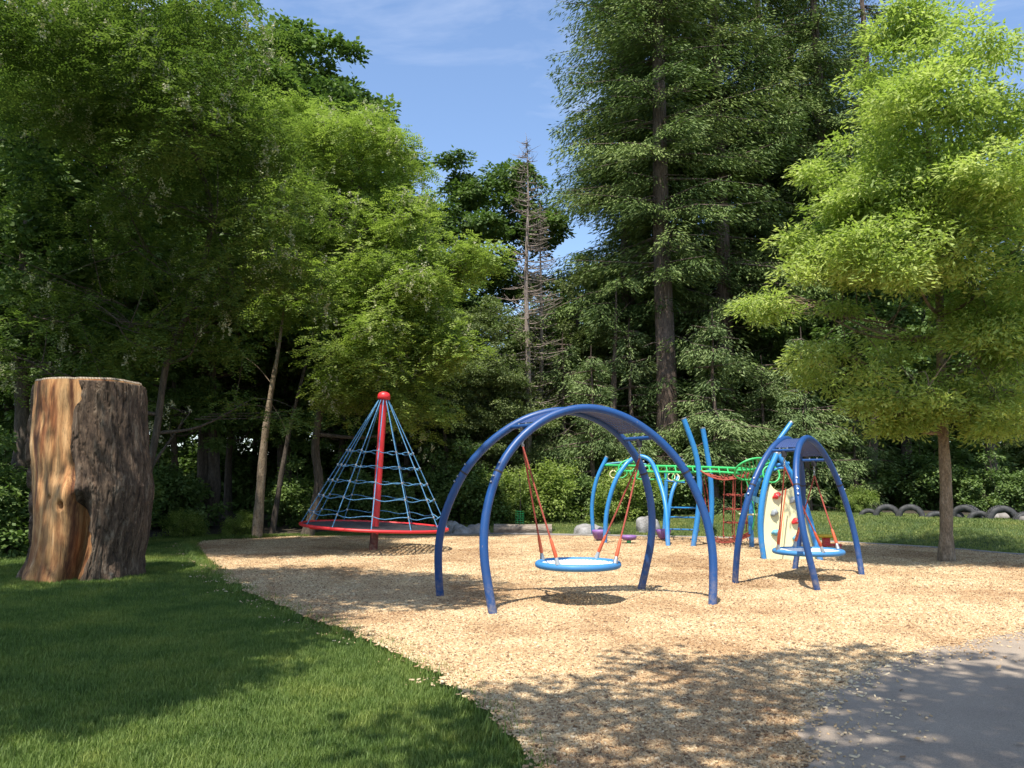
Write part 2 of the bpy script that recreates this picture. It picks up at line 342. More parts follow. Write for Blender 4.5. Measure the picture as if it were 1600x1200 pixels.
# outlines seen in the photograph, laid on the ground plane
left_edge = [(860, 1215), (790, 1130), (715, 1075), (669, 1050), (634, 1025), (595, 1010), (553, 994), (512, 980), (466, 961), (419, 941), (369, 918), (341, 899), (318, 884), (303, 871), (296, 860), (305, 852), (345, 848), (387, 847), (430, 844), (481, 842)]
back_edge = [(560, 841), (640, 841), (690, 841), (760, 839), (900, 841), (1000, 843), (1100, 845), (1200, 848), (1290, 852), (1380, 857), (1450, 861.5), (1520, 867), (1600, 874)]
path_edge = [(1680, 978), (1600, 994), (1540, 1003), (1480, 1014), (1430, 1026), (1390, 1038), (1352, 1050), (1305, 1070), (1262, 1100), (1235, 1135), (1220, 1175), (1215, 1215)]
Lp = [G(*p) for p in left_edge]; Bp = [G(*p) for p in back_edge]; Pp = [G(*p) for p in path_edge]
Bp += [Vector((12.4, 15.4, 0)), Vector((15.5, 12.6, 0))]
nearL = [Vector((0.1, 3.6, 0)), Lp[0]]
Pp_near = [Vector((1.35, 3.4, 0))]
def wob(poly, amp=0.05, step=0.12):
    out = []
    for a, b in zip(poly[:-1], poly[1:]):
        n = max(1, int((b - a).length / step))
        for k in range(n): out.append(a.lerp(b, k / n))
    out.append(poly[-1]); P = np.array([tuple(v) for v in out])
    nx = vnoise(P, 2.5, 1) * amp + vnoise(P, 9, 2) * amp * 0.6; ny = vnoise(P, 2.5, 8) * amp + vnoise(P, 9, 9) * amp * 0.6
    P[:, 0] += nx; P[:, 1] += ny
    return [Vector(p) for p in P]
chip_line = wob([Vector((0.1, 3.6, 0))] + Lp + Bp + [Vector((15.8, 9.5, 0))] + Pp + Pp_near, 0.05)
CH = np.array([(v.x, v.y) for v in chip_line])
path_line = wob(Pp + Pp_near, 0.05)
PA = [v for v in path_line] + [Vector((0.9, -8, 0)), Vector((5, -10, 0)), Vector((9, 0, 0)), Vector((20, 6.5, 0)), Vector((22, 11.0, 0)), Vector((15.8, 9.5, 0))]
PAn = np.array([(v.x, v.y) for v in PA])
def inpoly(x, y, P):
    r = np.zeros(len(x), bool); j = len(P) - 1
    for i in range(len(P)):
        xi, yi = P[i]; xj, yj = P[j]
        if yi != yj: r ^= ((yi > y) != (yj > y)) & (x < (xj - xi) * (y - yi) / (yj - yi) + xi)
        j = i
    return r
def sheet(name, P, z, mat):
    P = [Vector((v[0], v[1], z)) for v in P]; tri = tessellate_polygon([P]); me = bpy.data.meshes.new(name)
    me.from_pydata([tuple(v) for v in P], [], [tuple(t) for t in tri]); me.materials.append(mat)
    me.update(); 
    if me.polygons[0].normal.z < 0: me.flip_normals()
    return tag(ob(name, me), kind='structure')
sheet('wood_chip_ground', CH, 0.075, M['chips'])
sheet('path', PAn, 0.085, M['asphalt'])

# kerb round the back of the wood chips
kb = MB(); kp = [Vector((v.x, v.y + 0.10, 0)) for v in Bp[2:]]; kp = spline(kp, 120)
for side in (0,):
    V = []
    for i, p_ in enumerate(kp):
        t = (kp[min(i + 1, len(kp) - 1)] - kp[max(i - 1, 0)]).normalized(); nrm = Vector((-t.y, t.x, 0))
        for (a, b) in ((-0.07, -0.05), (-0.07, 0.095), (-0.05, 0.11), (0.06, 0.11), (0.08, 0.095), (0.12, -0.05)): V.append(p_ + nrm * a + Vector((0, 0, b)))
    kb.add(V, [(i * 6 + k, (i + 1) * 6 + k, (i + 1) * 6 + k + 1, i * 6 + k + 1) for i in range(len(kp) - 1) for k in range(5)], False)
tag(kb.build('kerb', M['concrete']), kind='structure')

# ------------------------------------------------------------------ geometry node scatter
def scatter(name, pts, proto, smin, smax, tilt, label, mat):
    me = bpy.data.meshes.new(name + '_points'); me.vertices.add(len(pts)); me.vertices.foreach_set('co', np.asarray(pts, np.float32).ravel()); me.materials.append(mat); me.update()
    o = ob(name, me)
    ng = bpy.data.node_groups.new(name + '_scatter', 'GeometryNodeTree')
    ng.interface.new_socket('Geometry', in_out='INPUT', socket_type='NodeSocketGeometry'); ng.interface.new_socket('Geometry', in_out='OUTPUT', socket_type='NodeSocketGeometry')
    gi = ng.nodes.new('NodeGroupInput'); go = ng.nodes.new('NodeGroupOutput'); ip = ng.nodes.new('GeometryNodeInstanceOnPoints')
    oi = ng.nodes.new('GeometryNodeObjectInfo'); oi.inputs['Object'].default_value = proto; oi.inputs['As Instance'].default_value = True
    m2p = ng.nodes.new('GeometryNodeMeshToPoints')
    rv = ng.nodes.new('FunctionNodeRandomValue'); rv.data_type = 'FLOAT_VECTOR'; rv.inputs[0].default_value = (-tilt, -tilt, 0); rv.inputs[1].default_value = (tilt, tilt, 6.283)
    rs = ng.nodes.new('FunctionNodeRandomValue'); rs.data_type = 'FLOAT'; rs.inputs[2].default_value = smin; rs.inputs[3].default_value = smax; rs.inputs['Seed'].default_value = 5
    L = ng.links.new
    L(gi.outputs[0], m2p.inputs[0]); L(m2p.outputs[0], ip.inputs['Points']); L(oi.outputs['Geometry'], ip.inputs['Instance'])
    L(rv.outputs[0], ip.inputs['Rotation']); L(rs.outputs[1], ip.inputs['Scale']); L(ip.outputs[0], go.inputs[0])
    md = o.modifiers.new('scatter', 'NODES'); md.node_group = ng
    tag(o, label[0], label[1], kind='stuff'); return o
def proto_obj(name, me): return bpy.data.objects.new(name, me)
# grass tuft
def tuft(nb, rad, hmin, hmax, w, mt='grass'):
    V = []; Fc = []; T = []
    for i in range(nb):
        a = random.random() * 6.283; rr = rad * math.sqrt(random.random()); b = Vector((rr * math.cos(a), rr * math.sin(a), -0.01))
        d = random.random() * 6.283; lean = random.uniform(0.1, 0.75); h = random.uniform(hmin, hmax); t = random.random()
        s = Vector((math.cos(d + 1.57), math.sin(d + 1.57), 0)) * w * random.uniform(0.7, 1.3); l = Vector((math.cos(d), math.sin(d), 0))
        m_ = b + l * h * lean * 0.35 + Vector((0, 0, h * 0.62)); e = b + l * h * lean + Vector((0, 0, h))
        n = len(V); V += [b - s, b + s, m_ + s * 0.7, m_ - s * 0.7, e, e]; Fc += [(n, n + 1, n + 2, n + 3), (n + 3, n + 2, n + 4, n + 5)]; T += [t, t]
    V = [tuple(v) for v in V]
    me = mesh_np('grass_tuft', V, Fc, M[mt], False, T); return me
def sample(n, x0, x1, y0, y1):
    return rng.uniform(x0, x1, n), rng.uniform(y0, y1, n)
def gkeep(x, y, marg=0.0):
    k = ~inpoly(x, y, CH) & ~inpoly(x, y, PAn) & (y < ywood(x) + 0.7 + 0.5 * np.sin(x * 1.3)) & (np.abs(x) < y * 0.72 + 1.5)
    return k
near = proto_obj('grass_tuft', tuft(30, 0.075, 0.025, 0.060, 0.0022)); farp = proto_obj('far_grass_tuft', tuft(34, 0.16, 0.03, 0.07, 0.005, 'bank_grass'))
x, y = sample(95000, -10, 1.5, 3.8, 10.5); k = gkeep(x, y); x, y = x[k], y[k]
x2, y2 = sample(60000, -16, -2, 10.5, 24); k = gkeep(x2, y2); x2, y2 = x2[k], y2[k]
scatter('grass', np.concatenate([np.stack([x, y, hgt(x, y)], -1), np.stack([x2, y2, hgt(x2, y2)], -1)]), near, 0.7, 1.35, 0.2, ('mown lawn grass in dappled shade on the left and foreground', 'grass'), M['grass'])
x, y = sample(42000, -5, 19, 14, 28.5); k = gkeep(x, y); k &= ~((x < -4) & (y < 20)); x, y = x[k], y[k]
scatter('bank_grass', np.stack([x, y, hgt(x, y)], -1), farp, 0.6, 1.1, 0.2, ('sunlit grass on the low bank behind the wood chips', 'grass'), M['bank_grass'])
# unmown tufts along the left chip edge
E = np.array([(v.x, v.y) for v in wob([Vector((0.1, 3.6, 0))] + Lp, 0.02, 0.035)]); E = np.repeat(E, 3, 0) + rng.normal(0, 0.05, (len(E) * 3, 2)) + np.array([-0.04, 0.0])
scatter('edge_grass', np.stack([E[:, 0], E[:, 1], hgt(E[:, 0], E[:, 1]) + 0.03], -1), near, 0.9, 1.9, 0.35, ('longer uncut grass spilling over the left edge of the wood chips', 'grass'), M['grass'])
# chip clusters
def chipmesh(n, rad, l0, l1):
    V = []; Fc = []; T = []
    for i in range(n):
        a = random.random() * 6.283; rr = rad * math.sqrt(random.random()); c = Vector((rr * math.cos(a), rr * math.sin(a), random.uniform(0.0, 0.014)))
        q = Matrix.Rotation(random.random() * 6.283, 3, 'Z') @ Matrix.Rotation(random.gauss(0, 0.32), 3, 'X') @ Matrix.Rotation(random.gauss(0, 0.25), 3, 'Y')
        l = random.uniform(l0, l1); w = random.uniform(0.22, 0.5) * l; t = random.uniform(0.002, 0.005)
        P = [(-l / 2, -w / 2, -t), (l / 2 * random.uniform(.7, 1), -w / 2, -t), (l / 2, w / 2 * random.uniform(.5, 1), -t), (-l / 2 * random.uniform(.6, 1), w / 2, -t)]
        P += [(x_, y_, t) for x_, y_, z_ in P]; k = len(V); V += [tuple(q @ Vector(p_) + c) for p_ in P]
        Fc += [tuple(k + j for j in f) for f in ((4, 5, 6, 7), (0, 1, 5, 4), (1, 2, 6, 5), (2, 3, 7, 6), (3, 0, 4, 7))]; T += [random.betavariate(2.2, 1.7)] * 5
    return mesh_np('chip_cluster', V, Fc, M['chip'], False, T)
cp = proto_obj('chip_cluster', chipmesh(110, 0.15, 0.008, 0.036))
x, y = sample(30000, -4, 9.5, 3.7, 11.5); k = inpoly(x, y, CH) & (np.abs(x) < y * 0.72 + 0.6); x, y = x[k], y[k]
x2, y2 = sample(14000, -9, 14, 11.5, 22); k = inpoly(x2, y2, CH); x2, y2 = x2[k], y2[k]
x = np.concatenate([x, x2]); y = np.concatenate([y, y2])
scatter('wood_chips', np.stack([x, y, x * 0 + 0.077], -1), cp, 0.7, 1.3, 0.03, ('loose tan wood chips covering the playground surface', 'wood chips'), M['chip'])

# chips kicked over the lawn edge and onto the path
sc_p = proto_obj('stray_chip_cluster', chipmesh(7, 0.16, 0.012, 0.045))
e1 = np.array([(v.x, v.y) for v in wob(Lp[2:], 0.03, 0.06)]); e1 = e1[::3] + rng.normal(0, 0.16, (len(e1[::3]), 2)) - np.array([0.05, 0])
e2 = np.array([(v.x, v.y) for v in wob(Pp, 0.03, 0.08)]); e2 = np.repeat(e2, 3, 0); e2 = e2 + np.abs(rng.exponential(0.16, (len(e2), 1))) * np.array([0.75, -0.65]) + rng.normal(0, 0.05, e2.shape)
ee = np.concatenate([e1, e2]); scatter('stray_chips', np.stack([ee[:, 0], ee[:, 1], np.where(np.arange(len(ee)) < len(e1), hgt(ee[:, 0], ee[:, 1]) + 0.035, 0.088)], -1), sc_p, 0.7, 1.2, 0.03, ('stray wood chips kicked onto the lawn edge and the path', 'wood chips'), M['chip'])

# ------------------------------------------------------------------ trees
def quads(c, d, nrm, L, W):
    """rhombic leaves: c base, d direction, nrm normal"""
    d = d / np.linalg.norm(d, axis=1, keepdims=True); s = np.cross(nrm, d); s /= np.linalg.norm(s, axis=1, keepdims=True) + 1e-9
    L = L[:, None]; W = W[:, None]
    m_ = c + d * L * 0.45
    V = np.stack([c, m_ + s * W * 0.5, c + d * L, m_ - s * W * 0.5], 1).reshape(-1, 3)
    return V, np.arange(len(V)).reshape(-1, 4)
def rand_unit(n):
    v = rng.normal(size=(n, 3)); return v / np.linalg.norm(v, axis=1, keepdims=True)
def refine(lobes, m, f=0.36, flat=0.55):
    """break the big lobes into boughs with gaps between them"""
    w = np.array([l[3] * l[4] + l[4] * l[5] + l[3] * l[5] for l in lobes]); k = rng.choice(len(lobes), m, p=w / w.sum())
    L = np.array(lobes)[k]; u = rand_unit(m); rr = 0.35 + 0.65 * rng.random(m) ** 0.5; c = L[:, :3] + u * L[:, 3:6] * rr[:, None]
    sz = f * np.minimum(L[:, 3], 2.2) * rng.uniform(0.65, 1.3, m)
    return [(c[i][0], c[i][1], c[i][2], sz[i], sz[i], sz[i] * flat) for i in range(m)]
def lobe_points(lobes, n, inner=0.45):
    """cluster centres spread through the lobes, denser to the outside"""
    w = np.array([l[3] * l[4] + l[4] * l[5] + l[3] * l[5] for l in lobes]); k = rng.choice(len(lobes), n, p=w / w.sum())
    Lb = np.array(lobes)[k]; u = rand_unit(n); rr = inner + (1 - inner) * rng.random(n) ** 0.55
    return Lb[:, :3] + u * Lb[:, 3:6] * rr[:, None], u, k
def crown_pinnate(lobes, ncl, per, nl, L, W, rc, mat, name, inner=0.45, tb=0.5):
    C, U, _ = lobe_points(lobes, ncl, inner); n = ncl * per
    ct = np.repeat(rng.normal(tb, 0.16, ncl), per)
    c = np.repeat(C, per, 0); u = np.repeat(U, per, 0)
    a = rng.random(n) * 6.283; r0 = rc * np.sqrt(rng.random(n))
    off = np.stack([np.cos(a) * r0, np.sin(a) * r0, rng.normal(0, 0.10, n) - 0.45 * r0 ** 2 / rc], 1); st = c + off
    hd = np.stack([np.cos(a), np.sin(a), np.zeros(n)], 1) + u * np.array([0.6, 0.6, 0.1]) + rand_unit(n) * 0.55; hd[:, 2] -= 0.25
    hd /= np.linalg.norm(hd, axis=1, keepdims=True)
    up = np.array([0, 0, 1.0]) + rand_unit(n) * 0.45; side = np.cross(up, hd); side /= np.linalg.norm(side, axis=1, keepdims=True)
    i = np.tile(np.arange(nl), n); S = np.repeat(st, nl, 0); H = np.repeat(hd, nl, 0); SD = np.repeat(side, nl, 0)
    sg = np.where(i % 2 == 0, 1.0, -1.0)[:, None]; t = (i / nl)[:, None]; ln = 0.26
    P = S + H * t * ln + np.array([0, 0, -1.0]) * (t ** 2) * 0.05
    D = SD * sg + H * 0.45 + rand_unit(len(P)) * 0.22
    nr = np.cross(H, SD) + rand_unit(len(P)) * 0.35
    nn = len(P); V, Fc = quads(P, D, nr, rng.uniform(0.8, 1.2, nn) * L, rng.uniform(0.8, 1.2, nn) * W)
    T = np.clip(np.repeat(ct, nl * 1) if False else np.repeat(ct, nl) + rng.normal(0, 0.12, nn), 0, 1)
    return mesh_np(name, V, Fc, mat, False, T), C
def crown_leaves(lobes, ncl, per, L, W, rc, mat, name, inner=0.45, flat=0.35, tb=0.5, droop=0.4):
    C, U, _ = lobe_points(lobes, ncl, inner); n = ncl * per
    c = np.repeat(C, per, 0); u = np.repeat(U, per, 0); ct = np.repeat(rng.normal(tb, 0.2, ncl), per)
    a = rng.random(n) * 6.283; r0 = rc * np.sqrt(rng.random(n)) * np.repeat(rng.uniform(0.7, 1.3, ncl), per)
    P = c + np.stack([np.cos(a) * r0, np.sin(a) * r0, rng.normal(0, flat * rc * 0.5, n) - droop * r0 ** 2 / rc], 1)
    D = np.stack([np.cos(a), np.sin(a), -0.3 + 0 * a], 1) + u * 0.4 + rand_unit(n) * 0.8
    nr = np.array([0, -0.1, 1.0]) + rand_unit(n) * 0.75 + u * 0.3
    V, Fc = quads(P, D, nr, rng.uniform(0.65, 1.25, n) * L, rng.uniform(0.65, 1.25, n) * W)
    return mesh_np(name, V, Fc, mat, False, np.clip(ct + rng.normal(0, 0.13, n), 0, 1)), C
def wood(trunk_pts, r0, r1, lobes, C, nb, mat, names=('trunk', 'branches'), rb=0.05):
    tb = MB(); tp = spline(trunk_pts, 26); m_ = len(tp)
    rad = [r0 * (1.35 if i == 0 else 1.12 if i == 1 else 1.0) * (1 - i / m_) + r1 * (i / m_) for i in range(m_)]
    rad = [r * (1 + 0.05 * math.sin(i * 2.1)) for i, r in enumerate(rad)]
    tb.tube(tp, rad, 12)
    bb = MB()
    def nearest(p):
        z = p.z - max(0.3, 0.35 * math.hypot(p.x - tp[-1].x, p.y - tp[-1].y)); best = min(range(4, m_), key=lambda i: abs(tp[i].z - z)); return tp[best], rad[best]
    for l in lobes:
        e = Vector(l[:3]); s, rr = nearest(e); mid = s.lerp(e, 0.5) + Vector((random.uniform(-.2, .2), random.uniform(-.2, .2), -0.12 * (e - s).length))
        bb.tube(spline([s, mid, e], 8), [min(rr * 0.6, rb * 2.2) * (1 - 0.75 * k / 8) for k in range(9)], 7)
        near_ = [Vector(c) for c in C if (Vector(c) - e).length < max(l[3:6]) * 1.15]
        random.shuffle(near_)
        for c in near_[:nb]:
            s2 = s.lerp(e, random.uniform(0.35, 1)); mid = s2.lerp(c, 0.5) + Vector((random.uniform(-.15, .15), random.uniform(-.15, .15), random.uniform(-.05, .2)))
            bb.tube(spline([s2, mid, c], 4), [rb * 0.42, rb * 0.34, rb * 0.25, rb * 0.16, rb * 0.08], 5, False)
    tm = bpy.data.meshes.new('trunk'); tm.from_pydata(tb.v, [], tb.f); tm.materials.append(mat); tm.polygons.foreach_set('use_smooth', [True] * len(tb.f))
    bm_ = bpy.data.meshes.new('branches'); bm_.from_pydata(bb.v, [], bb.f); bm_.materials.append(mat); bm_.polygons.foreach_set('use_smooth', [True] * len(bb.f))
    return tm, bm_
def tree_thing(name, x, y, label, cat, parts, group=None, rz=0.0, s=1.0, z=None, sz=None):
    r_ = thing(name, (x, y, HZ(x, y) - 0.05 if z is None else z), label, cat, group, rz); r_.scale = (s, s, sz or s)
    for nm, me in parts:
        o_ = ob(nm, me, r_)
        if nm in ('crown', 'blossom', 'foliage', 'branches', 'twigs'): o_['kind'] = 'stuff'
    return r_

def fir_mesh(H, Rb, z0, dens, mat, name, tl=0.20, droop=0.32, seed=1, sparse=1.0):
    rs = np.random.default_rng(seed); random.seed(seed)
    Ps = []; Ds = []; Ns = []; Ls = []; Ts = []; bb = MB(); z = z0
    while z < H - 0.15:
        f = (z - z0) / (H - z0); Lb = Rb * (1 - f) ** 0.72 * min(1.0, 0.55 + 2.2 * f) + 0.12
        for k in range(rs.integers(6, 10) if H > 28 else rs.integers(4, 8) if H > 10 else rs.integers(3, 6)):
            if rs.random() > sparse: continue
            a = rs.random() * 6.283; l = Lb * rs.uniform(0.45, 1.3); n = max(4, int(l / (0.17 if H > 10 else 0.13)))
            t = np.linspace(0.0, 1, n); dr = droop * rs.uniform(0.5, 1.5); rise = rs.uniform(-0.05, 0.22)
            ax = np.stack([np.cos(a) * t * l, np.sin(a) * t * l, z + l * (rise * t - dr * t ** 1.7 + 0.10 * t ** 4)], 1)
            bb.tube([ax[0], ax[n // 2], ax[-1]], [0.03 + 0.008 * l, 0.02, 0.006], 4, False)
            sd = np.array([-math.sin(a), math.cos(a), 0]); fw = np.array([math.cos(a), math.sin(a), 0]); bt = rs.normal(0.5, 0.17)
            for j in range(1, n):
                tw = (0.20 + 0.30 * l * (1 - t[j] * 0.75) * min(1, 0.45 + t[j] * 3)) * rs.uniform(0.6, 1.2)
                for sg in (-1, 1):
                    q = max(2, int(tw / 0.055 * dens)); tt = rs.uniform(0.02, 1, q)
                    dirn = sd * sg + fw * 0.7; dirn /= np.linalg.norm(dirn)
                    p_ = ax[j] + np.outer(tt * tw, dirn) + rs.normal(0, 0.035, (q, 3)); p_[:, 2] -= 0.55 * tw * tt ** 1.5 + rs.uniform(-0.05, 0.30, q)
                    d_ = dirn + fw * 0.25 + rs.normal(0, 0.26, (q, 3)); d_[:, 2] -= 0.50 + 0.3 * tt
                    Ps.append(p_); Ds.append(d_); n_ = np.array([0, -0.0, 1.0]) + rs.normal(0, 0.6, (q, 3)); Ns.append(n_)
                    Ls.append(rs.uniform(0.8, 1.4, q) * tl); Ts.append(np.clip(bt + 0.22 * tt - 0.12 + rs.normal(0, 0.11, q), 0, 1))
        z += rs.uniform(0.20, 0.85) * (0.6 + 0.6 * (1 - f)) * (1.15 if H > 10 else 0.62)
    P = np.concatenate(Ps); D = np.concatenate(Ds); Nn = np.concatenate(Ns); L = np.concatenate(Ls); T = np.concatenate(Ts)
    V, Fc = quads(P, D, Nn, L, L * 0.24)
    cm = mesh_np(name, V, Fc, mat, False, T)
    if H > 10:
        for k in range(46):
            zz_ = rs.uniform(1.8, z0 + 7); a = rs.random() * 6.283; l = rs.uniform(0.5, 2.0); c_, s_ = math.cos(a), math.sin(a)
            bb.tube([(0, 0, zz_), (c_ * l * 0.5, s_ * l * 0.5, zz_ + 0.02), (c_ * l, s_ * l, zz_ - 0.18 * l)], [0.026, 0.018, 0.006], 4, False)
    bm_ = bpy.data.meshes.new('branches'); bm_.from_pydata(bb.v, [], bb.f); bm_.materials.append(M['bark_fir'])
    tb = MB(); tp = [(0.03 * math.sin(i), 0.03 * math.cos(i * 1.7), H * i / 12) for i in range(13)]; r0 = H * 0.0125 + 0.03
    tb.tube(tp, [r0 * (1.3 if i == 0 else 1) * (1 - i / 12.6) ** 0.8 for i in range(13)], 12)
    tm = bpy.data.meshes.new('trunk'); tm.from_pydata(tb.v, [], tb.f); tm.materials.append(M['bark_fir']); tm.polygons.foreach_set('use_smooth', [True] * len(tb.f))
    print(name, len(Fc)); return [('trunk', tm), ('branches', bm_), ('crown', cm)]
FA = fir_mesh(30, 4.4, 8.6, 1.25, M['needle'], 'fir_crown', 0.16, 0.34, 3)
FB = fir_mesh(26, 4.5, 2.0, 1.7, M['needle'], 'fir_crown', 0.16, 0.34, 5)
FS = fir_mesh(6.5, 2.1, 0.3, 2.4, M['needle_l'], 'young_fir_crown', 0.13, 0.28, 9)

def X(px, Y): return (px - 800) / F * Y / (CP if True else 1)
W_G = 'conifers of the wood behind the playground'
firs = [
 (FA, 1040, 29.5, 1.05, 'tall dark fir with a thick bare brown trunk, left of the light green tree', 0.3),
 (FB, 984, 33.0, 1.12, 'tall fir forming the left edge of the conifer stand beside the open sky', 1.2),
 (FB, 1010, 37.0, 1.25, 'fir seen behind and right of the leftmost tall fir', 3.9),
 (FB, 1085, 36.0, 1.25, 'tall fir just behind the fir with the bare brown trunk', 0.4),
 (FB, 1135, 31.5, 1.15, 'dense fir just right of the fir with the bare brown trunk', 2.6),
 (FB, 1205, 34.0, 1.20, 'dark fir behind the blue arched swing on the right', 4.0),
 (FB, 1255, 38.0, 1.20, 'fir between the two behind the left half of the light green tree', 5.6),
 (FB, 1300, 33.0, 1.10, 'dark fir behind the left side of the light green tree', 5.1),
 (FB, 1380, 37.0, 1.10, 'fir standing directly behind the light green tree crown', 0.9),
 (FB, 1490, 40.0, 0.80, 'fir behind the light green tree, right of its trunk', 3.3),
 (FB, 1610, 32.0, 0.52, 'fir at the right edge of the photo beyond the tyres', 2.2)]
for i, (mm, px, Y, s, lab, rz) in enumerate(firs):
    tree_thing('fir_tree', X(px, Y), Y, lab, 'fir tree', mm, W_G, rz, s)
young = [(925, 28.5, 0.95, 'young fir behind the left posts of the climbing frame'), (985, 30.0, 1.15, 'young fir above the middle of the swing arch, in front of the tall firs'),
 (1115, 27.5, 1.10, 'young pointed fir directly behind the two tall light blue posts'), (1190, 28.5, 0.85, 'low young fir behind the red climbing net'),
 (1255, 26.5, 0.95, 'pale green young fir behind the climbing wall'), (1330, 27.5, 0.62, 'small young fir between the right swing and the tree trunk'), (880, 31, 1.1, 'young fir behind the right half of the big swing arch')]
for i, (px, Y, s, lab) in enumerate(young):
    tree_thing('young_fir', X(px, Y), Y, lab, 'young fir tree', FS, 'young firs along the wood edge', i * 1.3, s)

# generic broadleaf trees of the wood
lob = [(0, 0, 10.5, 3.0, 3.0, 3.2), (-1.8, -1.2, 7.8, 2.3, 2.3, 1.9), (2.0, -0.6, 8.2, 2.3, 2.3, 2.0), (0.2, -1.8, 5.6, 2.3, 2.0, 1.7), (-0.6, 1.9, 7.5, 2.4, 2.2, 2.0), (1.6, -1.0, 5.0, 1.9, 1.9, 1.4), (-2.2, 0.2, 5.0, 1.9, 1.9, 1.4)]
cm, C = crown_leaves(refine(lob, 75), 640, 90, 0.17, 0.115, 0.42, M['maple'], 'maple_crown', 0.55, 0.4)
tm, bm_ = wood([(0, 0, 0), (0.15, 0, 2.5), (-0.1, 0.1, 6), (0, 0, 11)], 0.24, 0.06, lob, C, 9, M['bark'])
MA = [('trunk', tm), ('branches', bm_), ('crown', cm)]
lob = [(0.3, 0, 9.0, 2.6, 2.4, 2.6), (-1.9, -0.8, 6.6, 2.1, 2.0, 1.7), (1.9, -0.4, 6.4, 2.2, 2.1, 1.7), (0.0, -1.7, 4.4, 2.1, 1.8, 1.5), (-0.4, 1.6, 6.3, 2.1, 2.0, 1.8), (-1.9, -0.5, 3.2, 1.7, 1.6, 1.2), (1.9, -0.7, 3.3, 1.8, 1.6, 1.3)]
cm, C = crown_leaves(refine(lob, 85), 680, 85, 0.13, 0.07, 0.38, M['olive'], 'olive_crown', 0.5, 0.4)
tm, bm_ = wood([(0, 0, 0), (-0.15, 0, 2.0), (0.15, 0.1, 5), (0.2, 0, 9)], 0.17, 0.05, lob, C, 9, M['bark'])
OL = [('trunk', tm), ('branches', bm_), ('crown', cm)]
tree_thing('maple_tree', X(742, 35), 35, 'dark round-topped maple standing against the sky gap, left of the bare tree', 'maple tree', MA, None, 0.4, 1.15)
mapl = [(30, 20, 1.0, 'leafy tree at the left photo edge behind the stump'), (180, 24, 1.12, 'leafy tree rising behind the big stump'), (330, 27, 1.18, 'leafy tree behind the pale leaning trunk'),
 (455, 29, 1.22, 'tall leafy tree behind the rope cone, left of the sunny locust'), (560, 31, 1.05, 'leafy tree behind the top of the rope cone'), (-60, 27, 1.2, 'tall leafy tree far left behind the stump'), (655, 33, 0.95, 'leafy tree behind the sunny locust, right of the rope cone')]
mapl += [(455, 34, 1.50, 'tallest leafy tree left of the sky gap, reaching above the photo'), (350, 35, 1.7, 'very tall leafy tree behind the shaded locust'), (200, 32, 1.6, 'very tall leafy tree behind the stump and its locust'), (1405, 28.5, 0.95, 'dark leafy tree behind the tyres, just left of the slim trunk'), (1535, 27.5, 0.9, 'dark leafy tree behind the tyres near the right photo edge')]
for i, (px, Y, s, lab) in enumerate(mapl):
    tree_thing('maple_tree', X(px, Y), Y, lab, 'maple tree', MA, 'maples of the wood', 1.1 * i + 0.5, s)
oliv = [(850, 33, 0.80, 'olive green tree filling the gap below the bare larch'), (770, 29.5, 0.72, 'olive green tree behind the left side of the swing arch'), (905, 34, 0.95, 'olive green tree at the foot of the tall firs, left of them'),
 (700, 28.5, 0.68, 'olive green tree behind the red disc edge of the rope cone')]
oliv += []
for i, (px, Y, s, lab) in enumerate([(275, 25.5, 0.62, 'low broadleaf tree in the shade right of the stump'), (365, 28, 0.66, 'low broadleaf tree behind the pale leaning trunk'), (535, 28, 0.62, 'low broadleaf tree in the shade behind the rope cone'), (635, 29.5, 0.66, 'low broadleaf tree right behind the red pole of the rope cone')]):
    tree_thing('understorey_tree', X(px, Y), Y, lab, 'small tree', MA, 'low trees under the canopy', 2.2 * i + 0.3, s)
for i, (px, Y, s, lab) in enumerate(oliv):
    tree_thing('olive_tree', X(px, Y), Y, lab, 'small tree', OL, 'olive green trees of the wood edge', 0.9 * i, s)
# deep wood
k = 0
for Y, st in ((42, 62), (52, 74)):
    for px in range(-120, 1760, st):
        pp = px + random.uniform(-18, 18); Yt = Y + random.uniform(-3, 3)
        if 640 < pp < 900: mm, s = OL, 0.85
        else: mm, s = random.choice([(MA, 1.05), (FB, 0.65), (MA, 0.95), (FB, 0.6)]) 
        if pp > 1430 and s * 20 > 14: s = s * 0.82
        tree_thing('wood_tree', X(pp, Yt), Yt, 'shaded tree deep in the wood, hardly visible between the nearer trees', 'tree', mm, 'trees deep in the wood', random.random() * 6.28, s * random.uniform(0.9, 1.08)); k += 1

